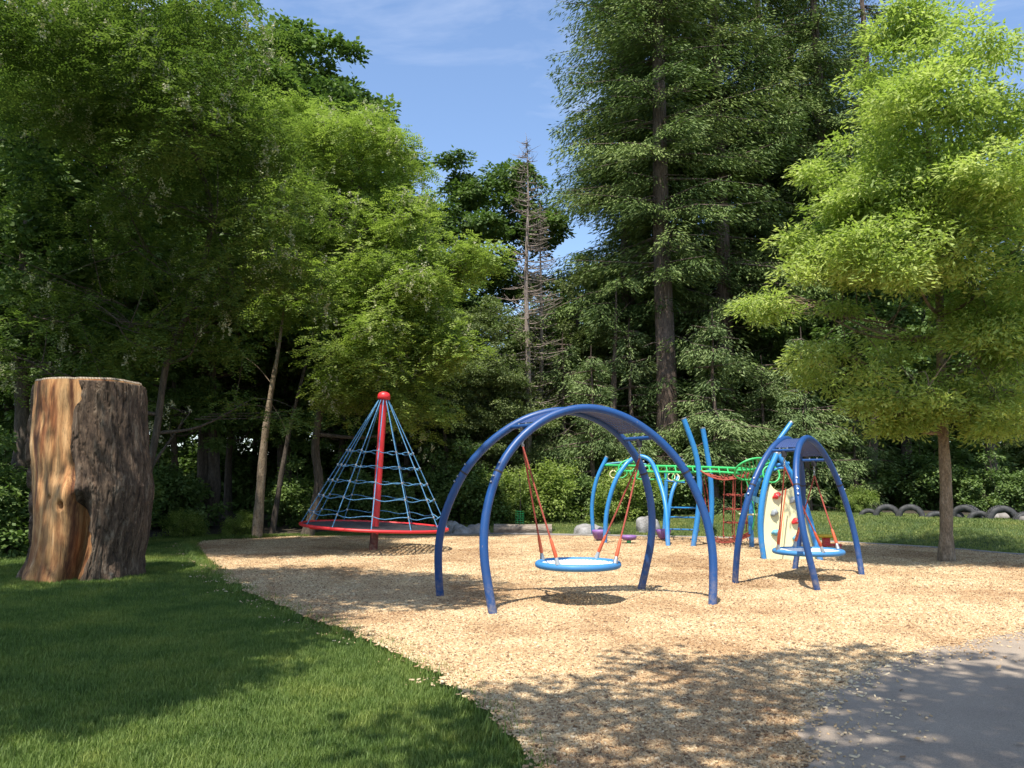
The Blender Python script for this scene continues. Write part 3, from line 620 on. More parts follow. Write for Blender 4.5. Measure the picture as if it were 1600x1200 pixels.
# bare larch against the sky
lm = MB(); tm_ = MB(); random.seed(21); H = 16.2
tm_.tube([(0, 0, 0), (0.05, 0, 5), (-0.05, 0, 10), (0.06, 0, 13.5), (0.0, 0, H)], [0.16, 0.13, 0.085, 0.045, 0.01], 8)
LP = []; LD = []
z = 3.5
while z < H - 0.2:
    for _ in range(2):
        a = random.random() * 6.283; l = (H - z) * 0.15 * random.uniform(0.6, 1.3) + 0.25; e = Vector((math.cos(a) * l, math.sin(a) * l, z + l * random.uniform(-0.05, 0.35)))
        s0 = Vector((0, 0, z)); mid = s0.lerp(e, 0.5) - Vector((0, 0, 0.08 * l)); pts = spline([s0, mid, e], 4)
        lm.tube(pts, [0.032, 0.024, 0.018, 0.013, 0.008], 4, False)
        for _ in range(4):
            t = random.uniform(0.25, 1.0); b_ = pts[min(4, int(t * 4))]; d = Vector((random.gauss(0, 1), random.gauss(0, 1), random.gauss(0.2, 0.6))).normalized() * random.uniform(0.2, 0.55)
            lm.tube([b_, b_ + d], [0.010, 0.005], 3, False)
            if z < 8.0 and random.random() < 0.8:
                for q in range(int(5 + 5 * (z < 8))): LP.append(b_ + d * random.random() + Vector((random.gauss(0, .1), random.gauss(0, .1), random.gauss(0, .07)))); LD.append((random.gauss(0, 1), random.gauss(0, 1), random.gauss(-.2, .5)))
    z += random.uniform(0.10, 0.22)
LPn = np.array([tuple(v) for v in LP]); LDn = np.array(LD); n = len(LPn)
V, Fc = quads(LPn, LDn, np.array([0, 0, 1.0]) + rand_unit(n) * 0.8, rng.uniform(0.08, 0.15, n), rng.uniform(0.04, 0.07, n)); cm = mesh_np('larch_crown', V, Fc, M['olive'], False, rng.random(n))
me1 = bpy.data.meshes.new('trunk'); me1.from_pydata(tm_.v, [], tm_.f); me1.materials.append(M['bark_grey'])
me2 = bpy.data.meshes.new('twigs'); me2.from_pydata(lm.v, [], lm.f); me2.materials.append(M['bark_grey'])
LAR = [('trunk', me1), ('twigs', me2), ('crown', cm)]
tree_thing('larch_tree', X(824, 29.8), 29.8, 'nearly bare tree with a thin leafless top standing in the sky gap', 'larch tree', LAR, None, 0, 0.90)
tree_thing('larch_tree', X(846, 31), 31, 'shorter half bare tree just right of the leafless one', 'larch tree', LAR, None, 2, 0.76)

# sunny locust behind the rope cone
random.seed(31)
def lo(px, py, Y, base, rx, ry, rz):
    q = Q(px, py, Y) - base; return (q.x, q.y, q.z, rx, ry, rz)
bx, by = G(487, 826).x, 22.6; base = Vector((X(487, 22.6), 22.6, HZ(X(487, 22.6), 22.6)))
lob = [lo(560, 250, 23, base, 1.7, 1.7, 1.2), lo(505, 330, 22.5, base, 1.7, 1.7, 1.2), lo(610, 340, 22, base, 1.5, 1.6, 1.1), lo(480, 215, 24, base, 1.8, 1.8, 1.3),
       lo(690, 420, 21.5, base, 1.5, 1.4, 0.95), lo(745, 400, 21.5, base, 0.95, 1.0, 0.55), lo(590, 450, 21.5, base, 1.7, 1.5, 1.0), lo(500, 460, 21.5, base, 1.5, 1.4, 1.1),
       lo(640, 520, 21.0, base, 1.6, 1.4, 0.9), lo(560, 560, 20.8, base, 1.3, 1.2, 0.6), lo(700, 560, 21.5, base, 1.2, 1.2, 0.8), lo(590, 610, 21.8, base, 1.5, 1.2, 0.7), lo(660, 640, 22, base, 1.2, 1.1, 0.6)]
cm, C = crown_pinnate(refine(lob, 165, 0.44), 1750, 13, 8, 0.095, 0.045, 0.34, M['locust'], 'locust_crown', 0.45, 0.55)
tp = [Vector((0, 0, 0)), Q(498, 760, 22.6) - base, Q(493, 690, 22.6) - base, Q(512, 580, 22.5) - base, Q(535, 480, 22.3) - base, Q(560, 330, 22.3) - base]
tm, bm_ = wood(tp, 0.15, 0.05, lob, C, 8, M['bark'])
# blossom racemes
def blossoms(C, n, per, name, spread=0.12):
    k0_ = rng.choice(len(C), n // 9 + 1); k = k0_[np.arange(n) // 9]; c = C[k] + rng.normal(0, 0.22, (n, 3)); c = np.repeat(c, per, 0); nn = len(c); t = np.tile(np.arange(per) / per, n)
    c = c + rng.normal(0, 0.025, (nn, 3)); c[:, 2] -= t * 0.16
    V, Fc = quads(c, rand_unit(nn), rand_unit(nn), rng.uniform(0.035, 0.06, nn), rng.uniform(0.035, 0.055, nn)); return mesh_np(name, V, Fc, M['blossom'], False, rng.random(nn))
tree_thing('locust_tree', base.x, base.y, 'sunlit locust tree with feathery yellow green leaves behind the rope cone', 'locust tree', [('trunk', tm), ('branches', bm_), ('crown', cm), ('blossom', blossoms(C, 700, 18, 'blossom'))], z=base.z)

# near shaded locust, over the stump on the left
base = Vector((X(215, 17.5), 17.5, 0.05))
lob = [lo(120, 250, 16.2, base, 2.6, 2.4, 1.5), lo(300, 200, 15, base, 2.0, 2.2, 1.3), lo(340, 330, 15.5, base, 1.7, 1.9, 1.2), lo(200, 380, 16.6, base, 2.0, 2.0, 1.1), lo(400, 440, 17, base, 1.3, 1.5, 0.9), lo(60, 420, 17, base, 1.7, 1.8, 1.0),
       lo(180, 500, 16, base, 1.9, 1.6, 0.7), lo(40, 560, 16.5, base, 1.4, 1.5, 0.8), lo(310, 520, 17, base, 1.5, 1.5, 0.8), lo(250, 90, 15, base, 2.4, 2.4, 1.5), lo(60, 60, 15, base, 2.2, 2.2, 1.4), lo(400, 620, 18.5, base, 1.3, 1.2, 0.7), lo(300, 640, 19, base, 1.3, 1.2, 0.6), lo(420, 300, 17.5, base, 1.2, 1.5, 1.3)]
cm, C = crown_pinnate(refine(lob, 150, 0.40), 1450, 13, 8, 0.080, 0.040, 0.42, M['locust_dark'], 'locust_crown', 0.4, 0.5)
tp = [Vector((0, 0, 0)), Q(240, 700, 17.5) - base, Q(262, 560, 17.3) - base, Q(300, 470, 17) - base, Q(330, 330, 16.5) - base, Q(280, 180, 15.5) - base]
tm, bm_ = wood(tp, 0.085, 0.04, lob, C, 9, M['bark'], rb=0.032)
tree_thing('locust_tree', base.x, base.y, 'large shaded locust with white blossom hanging over the stump', 'locust tree', [('trunk', tm), ('branches', bm_), ('crown', cm), ('blossom', blossoms(C, 800, 18, 'blossom'))], z=base.z)

# light green tree on the right
random.seed(41); b_ = G(1479, 884); base = Vector((b_.x, b_.y, 0.04)); Yb = b_.y
lob = [lo(1460, 90, Yb - 1.0, base, 1.3, 1.5, 1.3), lo(1450, 230, Yb - 1.2, base, 1.9, 1.9, 1.1), lo(1370, 290, Yb - .9, base, 1.3, 1.4, 0.8), lo(1500, 330, Yb - 1.5, base, 1.9, 1.6, 1.0), lo(1340, 370, Yb - .4, base, 1.4, 1.3, 0.8),
       lo(1420, 400, Yb - 1.5, base, 1.6, 1.4, 0.8), lo(1560, 420, Yb - 1.3, base, 1.5, 1.6, 1.1), lo(1290, 480, Yb + 1.2, base, 1.35, 1.1, 0.42), lo(1360, 510, Yb + .9, base, 1.1, 1.1, 0.5), lo(1250, 470, Yb + 1.4, base, 0.7, 0.8, 0.28),
       lo(1545, 540, Yb - .9, base, 1.4, 1.3, 0.8), lo(1450, 600, Yb - 1.2, base, 1.3, 1.0, 0.5), lo(1330, 570, Yb + 1.0, base, 1.2, 1.3, 0.6), lo(1530, 620, Yb - .6, base, 1.4, 1.3, 0.6), lo(1400, 640, Yb - .6, base, 0.9, 1.0, 0.35), lo(1610, 600, Yb - .9, base, 1.1, 1.2, 0.9), lo(1600, 300, Yb - .9, base, 1.0, 1.2, 0.6)]
cm, C = crown_leaves(refine(lob, 140, 0.43, 0.36), 1650, 84, 0.115, 0.042, 0.30, M['oak'], 'bright_crown', 0.3, 0.5, 0.5, 0.45)
tp = [Vector((0, 0, 0)), Q(1478, 760, Yb) - base, Q(1472, 640, Yb) - base, Q(1468, 470, Yb) - base, Q(1452, 250, Yb) - base, Q(1448, 40, Yb) - base]
tm, bm_ = wood(tp, 0.125, 0.03, lob, C, 9, M['bark_pale'], rb=0.035)
tree_thing('shade_tree', base.x, base.y, 'light yellow green tree with a slim straight trunk at the right of the wood chips', 'tree', [('trunk', tm), ('branches', bm_), ('crown', cm)], z=base.z)
# the same kind again, just outside the right edge
# trees around the camera that throw the shade (outside the frame)
def shade_maker(tx, ty, lobes, n, label, top):
    lb = [(l[0] - tx, l[1] - ty, l[2], l[3], l[4], l[5]) for l in lobes]
    cm, C = crown_leaves(lb, n, 60, 0.15, 0.10, 0.5, M['maple'], 'overhead_crown', 0.2, 0.4)
    tm, bm_ = wood([(0, 0, 0), (0.1, 0, 3), (0, 0.1, 7), (0, 0, top)], 0.24, 0.07, lb, C, 6, M['bark'])
    tree_thing('maple_tree', tx, ty, label, 'maple tree', [('trunk', tm), ('branches', bm_), ('crown', cm)])
shade_maker(3.8, -2.4, [(0.9, 2.3, 8.7, 1.9, 1.7, 0.9), (3.2, 1.9, 8.9, 2.0, 1.8, 1.0), (-0.9, 1.5, 8.6, 1.2, 1.0, 0.7), (5.3, 1.0, 8.9, 1.9, 1.6, 1.0), (2.0, -0.5, 9.5, 2.5, 2.2, 1.5), (5.0, -2.5, 9.5, 2.5, 2.2, 1.5)], 420, 'spreading tree behind the photographer shading the near wood chips', 9)
shade_maker(-9.2, 3.4, [(-5.6, 8.3, 9.6, 2.1, 1.9, 1.1), (-3.5, 7.9, 9.4, 1.6, 1.2, 0.8), (-2.7, 6.8, 9.3, 0.9, 0.8, 0.5), (-7.6, 6.3, 10, 2.2, 1.8, 1.2), (-5.8, 4.0, 9.6, 1.4, 1.2, 0.8), (-10.6, 9.0, 10.2, 2.0, 2.0, 1.2), (-4.9, 5.6, 9.4, 1.3, 1.4, 0.8), (-6.3, 5.2, 9.8, 1.4, 1.4, 0.9), (-5.0, 2.5, 9.4, 1.2, 1.2, 0.8), (-6.9, 2.0, 9.6, 1.6, 1.3, 0.9), (-4.2, 2.9, 9.4, 0.8, 0.9, 0.6), (-4.3, 4.4, 9.3, 0.9, 1.0, 0.6), (-7.6, 3.4, 9.6, 1.6, 1.4, 0.9), (-9.8, 4.5, 10.5, 2.6, 2.2, 1.6), (-8.2, 1.0, 9.8, 2.0, 1.6, 1.0)], 1400, 'spreading tree left of the photographer shading the lawn', 10)

# bare and leaning trunks at the dark wood edge
def pole_tree(pts, r0, r1, mat, label, twigs=3):
    Y0 = pts[0][2]; b0 = Q(*pts[0]); t = thing('bare_trunk', (b0.x, b0.y, HZ(b0.x, b0.y) - 0.03), label, 'tree trunk')
    mb = TMB(t); P = [Q(*p_) for p_ in pts]; P[0].z = HZ(b0.x, b0.y) - 0.03; S = spline(P, 16)
    mb.tube(S, [(r0 + (r1 - r0) * k / 16) * (1 + 0.08 * math.sin(k * 1.9)) for k in range(17)], 10); mb.build('trunk', mat)
    for k in range(twigs):
        mb = TMB(t); s0 = S[random.randint(7, 15)]; d = Vector((random.uniform(-1, 1), random.uniform(-.5, .5), random.uniform(0.2, 1))).normalized()
        mb.tube(spline([s0, s0 + d * 0.6 + Vector((0, 0, 0.1)), s0 + d * 1.3], 6), [r1 * 0.5 * (1 - k_ / 8) for k_ in range(7)], 6); mb.build('branch', mat)
pole_tree([(402, 822, 21.5), (408, 750, 21.5), (414, 680, 21.4), (424, 610, 21.3), (436, 540, 21.3), (446, 460, 21.3)], 0.14, 0.02, M['bark_pale'], 'pale leaning trunk in the shade left of the rope cone')
pole_tree([(425, 826, 23.5), (440, 740, 23.5), (455, 660, 23.5), (480, 560, 23.5), (500, 480, 23.5)], 0.09, 0.02, M['bark'], 'darker trunk leaning right just behind the pale trunk')
pole_tree([(815, 828, 27.2), (813, 770, 27.2), (812, 735, 27.2)], 0.035, 0.03, M['bark'], 'thin stake standing behind the lying log', 0)
pole_tree([(960, 800, 30), (958, 700, 30), (959, 600, 30), (962, 520, 30), (963, 440, 30)], 0.20, 0.02, M['bark_fir'], 'brown trunk seen through the gap above the swing arch', 2)
pole_tree([(1365, 815, 28), (1362, 740, 28), (1368, 640, 28), (1372, 480, 28)], 0.24, 0.05, M['bark'], 'thick grey brown trunk in the dark behind the left tyres', 1)
pole_tree([(330, 815, 26), (335, 740, 26), (332, 640, 26), (336, 420, 26)], 0.26, 0.05, M['bark'], 'thick dark trunk in deep shade right of the stump', 1)

# bushes along the wood edge
lob = [(0, 0, 0.9, 1.2, 1.0, 0.8), (0.7, -0.2, 0.6, 0.9, 0.8, 0.6), (-0.8, -0.1, 0.6, 0.9, 0.8, 0.6), (0.1, 0, 1.6, 0.8, 0.8, 0.7)]
def bushm(mat, L, W, nm):
    cm, C = crown_leaves(refine(lob, 42, 0.36, 0.8), 300, 50, L, W, 0.17, mat, nm, 0.35, 0.9)
    mb = MB()
    for c in C[::5]: mb.tube(spline([(c[0] * 0.15, c[1] * 0.15, 0), (c[0] * 0.6, c[1] * 0.6, c[2] * 0.6), tuple(c)], 4), [0.014, 0.012, 0.010, 0.007, 0.004], 4, False)
    me = bpy.data.meshes.new('stems'); me.from_pydata(mb.v, [], mb.f); me.materials.append(M['bark']); return [('stems', me), ('foliage', cm)]
BU = bushm(M['locust'], 0.09, 0.05, 'bush_foliage'); BD = bushm(M['maple'], 0.11, 0.07, 'dark_bush_foliage')
bs = [(BU, 795, 26.5, 0.95, 'bright green shrub behind the log'), (BU, 845, 27.0, 1.15, 'tall bright shrub behind the gap between log and swing ropes'), (BU, 975, 26.5, 1.1, 'bright shrub behind the left posts of the climbing frame'),
 (BD, 900, 28.0, 1.0, 'shrub behind the boulder at the swing rope'), (BD, 735, 26.8, 1.2, 'dark shrub behind the boulders beside the rope cone'), (BD, 655, 26.5, 1.1, 'dark shrub behind the right half of the rope cone'), (BD, 560, 26, 1.05, 'dark shrub behind the red pole of the rope cone'),
 (BD, 470, 25.5, 0.95, 'dark shrub behind the left rim of the rope cone'), (BU, 385, 22.4, 0.42, 'small leafy shrub at the edge of the shaded lawn'), (BU, 300, 22.0, 0.45, 'small sunlit shrub between stump and pale trunk'), (BD, 20, 17.5, 1.2, 'dark shrub left of the stump'),
 (BD, 120, 19.5, 1.3, 'dark shrub hidden behind the stump'), (BD, 1060, 28.5, 1.2, 'dark shrub behind the blue rungs'), (BD, 1140, 28.5, 1.1, 'dark shrub behind the red net'), (BD, 1300, 28.3, 1.2, 'dark shrub behind the right swing'),
 (BD, 1560, 25.8, 0.9, 'green shrub behind the tyres at the right edge'), (BD, 1430, 28.0, 1.2, 'dark shrub behind the middle tyres'), (BU, 1330, 25.6, 0.5, 'low pale shrub beside the first tyre'), (BD, 260, 24.5, 1.2, 'dark shrub just right of the stump'), (BD, -60, 19, 1.3, 'dark shrub at the left photo edge')]
for i, (mm, px, Y, s, lab) in enumerate(bs):
    tree_thing('shrub', X(px, Y), Y, lab, 'shrub', mm, 'shrubs along the wood edge', i * 2.1, s)

for i in range(46):
    px = -140 + 1880 * (i // 2) / 22 + random.uniform(-20, 20); Y = (33.5 if i % 2 else 39) + random.uniform(-1.5, 1.5)
    tree_thing('undergrowth_bush', X(px, Y), Y, 'dark undergrowth bush in the shade between the trunks of the wood', 'bush', BD, 'undergrowth bushes in the wood', i * 2.1, random.uniform(1.5, 2.2))

# ------------------------------------------------------------------ the big stump
sb = G(140, 915); SX, SY = sb.x, sb.y + 0.75; st = thing('tree_stump', (SX, SY, 0.03), 'huge upright stump, bare orange wood on the left and bark on the right', 'tree stump')
prof = []   # (row, left px, right px) of the outline
for row, l, r_ in ((603, 62, 224), (620, 60, 226), (650, 59, 226), (700, 55, 230), (740, 57, 235), (762, 56, 240), (790, 56, 237), (820, 57, 232), (850, 56, 226), (880, 50, 219), (900, 45, 213), (922, 40, 212)):
    a = Q(l, row, SY); b = Q(r_, row, SY); prof.append(((a.z), (a.x + b.x) / 2 - SX, (b.x - a.x) / 2))
prof = sorted(prof); PZ = np.array([p_[0] for p_ in prof]); PC = np.array([p_[1] for p_ in prof]); PR = np.array([p_[2] for p_ in prof]); HS = PZ[-1]
def stump_surf(th, z, off=0.0):
    """th: 0 = towards the camera, positive to the right"""
    c = np.interp(z, PZ, PC); r_ = np.interp(z, PZ, PR) * 0.92
    p_ = np.stack([np.sin(th) * 1.1, np.cos(th) * 1.1, z * 0.45], -1)
    d = 0.055 * fbm(p_, 1.7, 3, 2) + 0.022 * fbm(np.stack([np.sin(th) * 3, np.cos(th) * 3, z * 0.35], -1), 2.4, 4, 6)
    # deep cleft low on the right of centre
    cl = np.exp(-((th - (0.26 + 0.03 * np.sin(z * 3))) / 0.13) ** 2) * sstep((1.45 - z) / 0.35); d = d - 0.42 * cl
    # fold where the bare side meets the bark side
    d = d - 0.07 * np.exp(-((th - 0.13) / 0.06) ** 2) * sstep((z - 1.0) / 0.6)
    # swelling round the knot
    kn = np.exp(-((th - 0.02) / 0.22) ** 2 - ((z - 1.30) / 0.26) ** 2); d = d + 0.10 * kn
    d = d - 0.17 * np.exp(-((th + 0.10) / 0.055) ** 2 - ((z - 1.19) / 0.055) ** 2) - 0.08 * np.exp(-((th + 0.39) / 0.03) ** 2 - ((z - 1.30) / 0.03) ** 2)
    d = d + 0.10 * sstep((0.35 - z) / 0.35) * (0.4 + 0.6 * np.sin(th * 4 + 1) ** 2)
    rr = r_ + d + off
    return np.stack([c + np.sin(th) * rr, -np.cos(th) * rr * 0.95, z], -1)
nth, nz = 260, 130
th = np.linspace(-math.pi, math.pi, nth, endpoint=False); zz = np.linspace(-0.05, HS, nz); T_, Z_ = np.meshgrid(th, zz)
edge = 0.012 * fbm(np.stack([np.sin(T_) * 2, np.cos(T_) * 2, T_ * 0], -1), 1.2, 2, 4)
V = stump_surf(T_, Z_); V[..., 2] += edge * sstep((Z_ - HS + 0.3) / 0.3)
V = V.reshape(-1, 3); i = np.arange(nth * (nz - 1)); a = i; b2 = (i // nth) * nth + (i % nth + 1) % nth
Fc = np.stack([a, b2, b2 + nth, a + nth], -1)
m, nt, p, o = newmat('bare_wood'); v = coord(nt, 'Object', (7, 7, 0.55)); n = noise(nt, v, 1.3, 9, 0.65, 0.6); n2 = noise(nt, coord(nt, 'Object', (1, 1, 0.35)), 2.6, 5, 0.6, 0.4)
nf = noise(nt, coord(nt, 'Object', (60, 60, 3.0)), 1.2, 5, 0.75); n3 = noise(nt, coord(nt, 'Object', (9, 9, 5)), 1.5, 6, 0.8)
r1 = ramp(nt, [(0.25, (0.10, 0.050, 0.022)), (0.42, (0.48, 0.24, 0.09)), (0.6, (0.78, 0.46, 0.20)), (0.8, (0.90, 0.68, 0.42))], n)
r2 = ramp(nt, [(0.38, (0.50, 0.28, 0.17)), (0.5, (1, 0.92, 0.85)), (0.66, (0.78, 0.80, 0.84))], n2); c = mix(nt, r1.outputs[0], r2.outputs[0], 0.85, 'MULTIPLY')
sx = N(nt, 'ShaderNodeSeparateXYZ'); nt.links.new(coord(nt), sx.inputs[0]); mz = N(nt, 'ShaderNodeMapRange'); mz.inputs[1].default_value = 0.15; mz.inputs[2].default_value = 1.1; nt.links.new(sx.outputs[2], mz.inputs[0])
fr = ramp(nt, [(0.34, (0.50, 0.44, 0.40)), (0.5, (1, 1, 1)), (0.7, (1.25, 1.2, 1.15))], nf); c = mix(nt, c, fr.outputs[0], 0.9, 'MULTIPLY'); sp3 = ramp(nt, [(0.28, (0.25, 0.18, 0.14)), (0.36, (1, 1, 1))], n3); c = mix(nt, c, sp3.outputs[0], 0.9, 'MULTIPLY')
ia = N(nt, 'ShaderNodeAttribute', attribute_name='inner_bark'); ni = noise(nt, coord(nt, 'Object', (16, 16, 2)), 1.3, 5, 0.7); ms = N(nt, 'ShaderNodeMath', operation='MULTIPLY_ADD'); nt.links.new(ni, ms.inputs[0]); ms.inputs[1].default_value = 1.6; ms.inputs[2].default_value = -0.95
ma = N(nt, 'ShaderNodeMath', operation='ADD'); nt.links.new(ms.outputs[0], ma.inputs[0]); nt.links.new(ia.outputs['Fac'], ma.inputs[1]); ri = ramp(nt, [(0.5, (0, 0, 0)), (0.95, (1, 1, 1))], ma.outputs[0]); c = mix(nt, c, (0.13, 0.045, 0.018), ri.outputs[0])
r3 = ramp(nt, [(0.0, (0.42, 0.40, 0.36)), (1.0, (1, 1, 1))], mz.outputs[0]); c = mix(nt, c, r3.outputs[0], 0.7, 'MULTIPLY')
nt.links.new(c, p.inputs['Base Color']); p.inputs['Roughness'].default_value = 0.8; bump(nt, p, nf, 0.8, 0.025); M['bare'] = m
M['sbark'] = barkmat('stump_bark', (0.024, 0.014, 0.009), (0.125, 0.080, 0.049), (0.34, 0.265, 0.185), (6, 6, 1.5))
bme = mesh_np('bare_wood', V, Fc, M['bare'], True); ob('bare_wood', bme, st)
ev = np.exp(-((T_ - 0.10 - 0.05 * vnoise(np.stack([T_ * 0, Z_ * 2, Z_ * 0], -1), 2, 5)) / 0.10) ** 2) + np.exp(-((T_ + 0.80) / 0.13) ** 2) * sstep((Z_ - 0.9) / 0.5) + np.exp(-((T_ + 1.2) / 0.2) ** 2)
at = bme.attributes.new('inner_bark', 'FLOAT', 'POINT'); at.data.foreach_set('value', np.clip(ev, 0, 1).ravel().astype(np.float32))
# sawn top
mb = MB(); top = V[-nth:]; cx = top.mean(0); rings = [1.0, 0.985, 0.8, 0.6, 0.4, 0.2, 0.02]; TV = []
for j, s_ in enumerate(rings):
    q = cx + (top - cx) * s_; q[:, 2] = top[:, 2] * s_ + cx[2] * (1 - s_) + (0.0 if j == 0 else 0.028) + 0.01 * vnoise(q, 4, 3); TV += [tuple(v_) for v_ in q]
mb.add(TV, [(j * nth + k_, j * nth + (k_ + 1) % nth, (j + 1) * nth + (k_ + 1) % nth, (j + 1) * nth + k_) for j in range(len(rings) - 1) for k_ in range(nth)]); 
m, nt, p, o = newmat('sawn_top'); v = coord(nt); w = N(nt, 'ShaderNodeTexWave', wave_type='RINGS', rings_direction='Z'); w.inputs['Scale'].default_value = 12; w.inputs['Distortion'].default_value = 3; nt.links.new(v, w.inputs[0])
r = ramp(nt, [(0, (0.16, 0.12, 0.085)), (1, (0.34, 0.28, 0.20))], w.outputs['Fac']); nt.links.new(r.outputs[0], p.inputs['Base Color']); p.inputs['Roughness'].default_value = 0.9; M['sawn'] = m
mb.build('sawn_top', M['sawn'], st)
# bark shell: everything but the peeled window
nb_t, nb_z = 420, 190
zz = np.linspace(-0.04, HS - 0.015, nb_z); V = []; t0 = 0.20 + 0.10 * vnoise(np.stack([zz * 2, zz * 0, zz * 0], -1), 1.2, 3) + 0.05 * vnoise(np.stack([zz * 2, zz * 0, zz * 0], -1), 6, 4) - 0.0 * zz + 0.22 * sstep((1.3 - zz) / 0.4)
t1 = 2 * math.pi - 1.25 - 0.1 * vnoise(np.stack([zz * 2, zz * 0 + 5, zz * 0], -1), 1.0, 6) + 0.12 * vnoise(np.stack([zz * 2, zz * 0 + 5, zz * 0], -1), 4, 6)
Tt = t0[:, None] + (t1 - t0)[:, None] * np.linspace(0, 1, nb_t)[None, :]; Zz = np.repeat(zz[:, None], nb_t, 1)
# vertical furrows, cracks and patches
pn = np.stack([np.sin(Tt) * 4.0, np.cos(Tt) * 4.0, Zz * 0.5], -1); fur = np.abs(fbm(pn, 1.6, 4, 12)); fur2 = np.abs(fbm(np.stack([np.sin(Tt) * 9.0, np.cos(Tt) * 9.0, Zz * 1.1], -1), 1.8, 3, 44)); off = 0.055 - 0.030 * np.exp(-(fur / 0.05) ** 2) - 0.018 * np.exp(-(fur2 / 0.07) ** 2) + 0.016 * fbm(np.stack([np.sin(Tt) * 3, np.cos(Tt) * 3, Zz * 1.2], -1), 2.0, 4, 30)
off = off + 0.035 * np.exp(-((Tt - 0.95) / 0.22) ** 2)
e = np.minimum(np.linspace(0, 1, nb_t), 1 - np.linspace(0, 1, nb_t)) * nb_t; off = np.where(e[None, :] < 0.5, -0.04, off); off[-1, :] = -0.03
S = stump_surf((Tt + math.pi) % (2 * math.pi) - math.pi, Zz, off).reshape(-1, 3)
i = np.arange((nb_t - 1) * (nb_z - 1)); a = (i // (nb_t - 1)) * nb_t + i % (nb_t - 1); Fc = np.stack([a, a + 1, a + 1 + nb_t, a + nb_t], -1)
ob('bark', mesh_np('bark', S, Fc, M['sbark'], True), st)

# ------------------------------------------------------------------ rope cone spinner
cb = G(583, 866); cb = Vector((cb.x, cb.y, 0.05)); ctop = Q(600, 619, cb.y); axis_ = (ctop - cb).normalized(); Hc = (ctop - cb).length
sp = thing('rope_cone_spinner', cb, 'tall cone of blue ropes on a tilted red pole with a round red-rimmed platform', 'climbing net')
Rm = axis_.to_track_quat('Z', 'Y').to_matrix()
rimc = 0.55; RC = (Q(690, 833, cb.y).x - Q(463, 829, cb.y).x) / 2
def CW(r, a, h): return cb + Rm @ Vector((r * math.cos(a), r * math.sin(a), h))
M['shaded_red'] = paint('shaded_red_paint', (0.13, 0.022, 0.02), 0.5)  # red of the pole's lower end, platform's shade put into the colour
mb = TMB(sp); mb.tube([CW(0, 0, -0.06), CW(0, 0, 0.24), CW(0, 0, 0.46)], 0.092, 20); mb.build('shaded_pole_base', M['shaded_red'])
mb = TMB(sp); mb.tube([CW(0, 0, 0.45), CW(0, 0, Hc * 0.5), CW(0, 0, Hc - 0.05)], [0.085, 0.083, 0.08], 20); mb.build('pole', M['red'])
mb = TMB(sp); mb.lathe([(0.001, Hc + 0.10), (0.06, Hc + 0.095), (0.11, Hc + 0.07), (0.14, Hc + 0.02), (0.145, Hc - 0.06), (0.12, Hc - 0.08), (0.09, Hc - 0.08)], 24, Matrix.Translation(cb) @ Rm.to_4x4()); mb.build('cap', M['red'])
mb = TMB(sp); mb.tube([CW(RC, 2 * math.pi * k / 72, rimc) for k in range(73)], 0.032, 10, False); mb.build('rim', M['red'])
for k in range(6):
    a = k * math.pi / 3 + 0.2; mb = TMB(sp); mb.tube([CW(0.08, a, rimc - 0.10), CW(RC - 0.03, a, rimc - 0.035)], 0.022, 8); mb.build('spoke', M['red'])
def lattice(mb, Wf, Rr, step, w, tz=0.006, rmin=0.0):
    """flat bars crossing in a disc; Wf maps (x,y,z) to world"""
    n = int(Rr / step)
    for dr in (0, 1):
        for k in range(-n, n + 1):
            c = k * step; h = math.sqrt(max(0, Rr * Rr - c * c))
            if h < step: continue
            segs = 8
            for q in range(segs):
                a0 = -h + 2 * h * q / segs; a1 = -h + 2 * h * (q + 1) / segs; z0 = tz * dr
                P = [(a0, c - w / 2), (a1, c - w / 2), (a1, c + w / 2), (a0, c + w / 2)]
                if dr: P = [(y_, x_) for x_, y_ in P]
                T4 = [Wf(x_, y_, z0 + tz) for x_, y_ in P]; B4 = [Wf(x_, y_, z0) for x_, y_ in P]
                mb.add(T4 + B4, [(0, 1, 2, 3), (4, 7, 6, 5), (0, 4, 5, 1), (2, 6, 7, 3)], False)
mb = TMB(sp); lattice(mb, lambda x_, y_, z_: cb + Rm @ Vector((x_, y_, rimc - 0.01 + z_)), RC - 0.03, 0.11, 0.036); f_ = mb.build('mesh_floor', M['mesh_floor']); f_['kind'] = 'stuff'
NR = 12; A0 = 0.12
def rope_pt(k, f): return CW(RC * (1 - f) + 0.10 * f, A0 + 2 * math.pi * k / NR, rimc + (Hc - 0.07 - rimc) * f)
for k in range(NR):
    mb = TMB(sp); mb.tube([rope_pt(k, f) for f in (0.0, 0.33, 0.66, 1.0)], 0.0108, 7); mb.build('rope', M['rope_blue'])
for f in (0.10, 0.225, 0.345, 0.465, 0.58):
    mb = TMB(sp); P = []
    for k in range(NR):
        a, b = rope_pt(k, f), rope_pt(k + 1, f)
        for q in range(6): t = q / 6; P.append(a.lerp(b, t) - Vector((0, 0, 0.10 * (1 - f) * t * (1 - t) * 1.6 + 0.022 * math.sin(t * 6.28))))
    P.append(P[0]); mb.tube(P, 0.0098, 6, False); mb.build('ring_rope', M['rope_blue'])
    for k in range(NR):
        c = rope_pt(k, f); mb = TMB(sp); mb.tube([c - axis_ * 0.03, c, c + axis_ * 0.03], [0.014, 0.026, 0.014], 8); mb.build('rope_clamp', M['steel'])

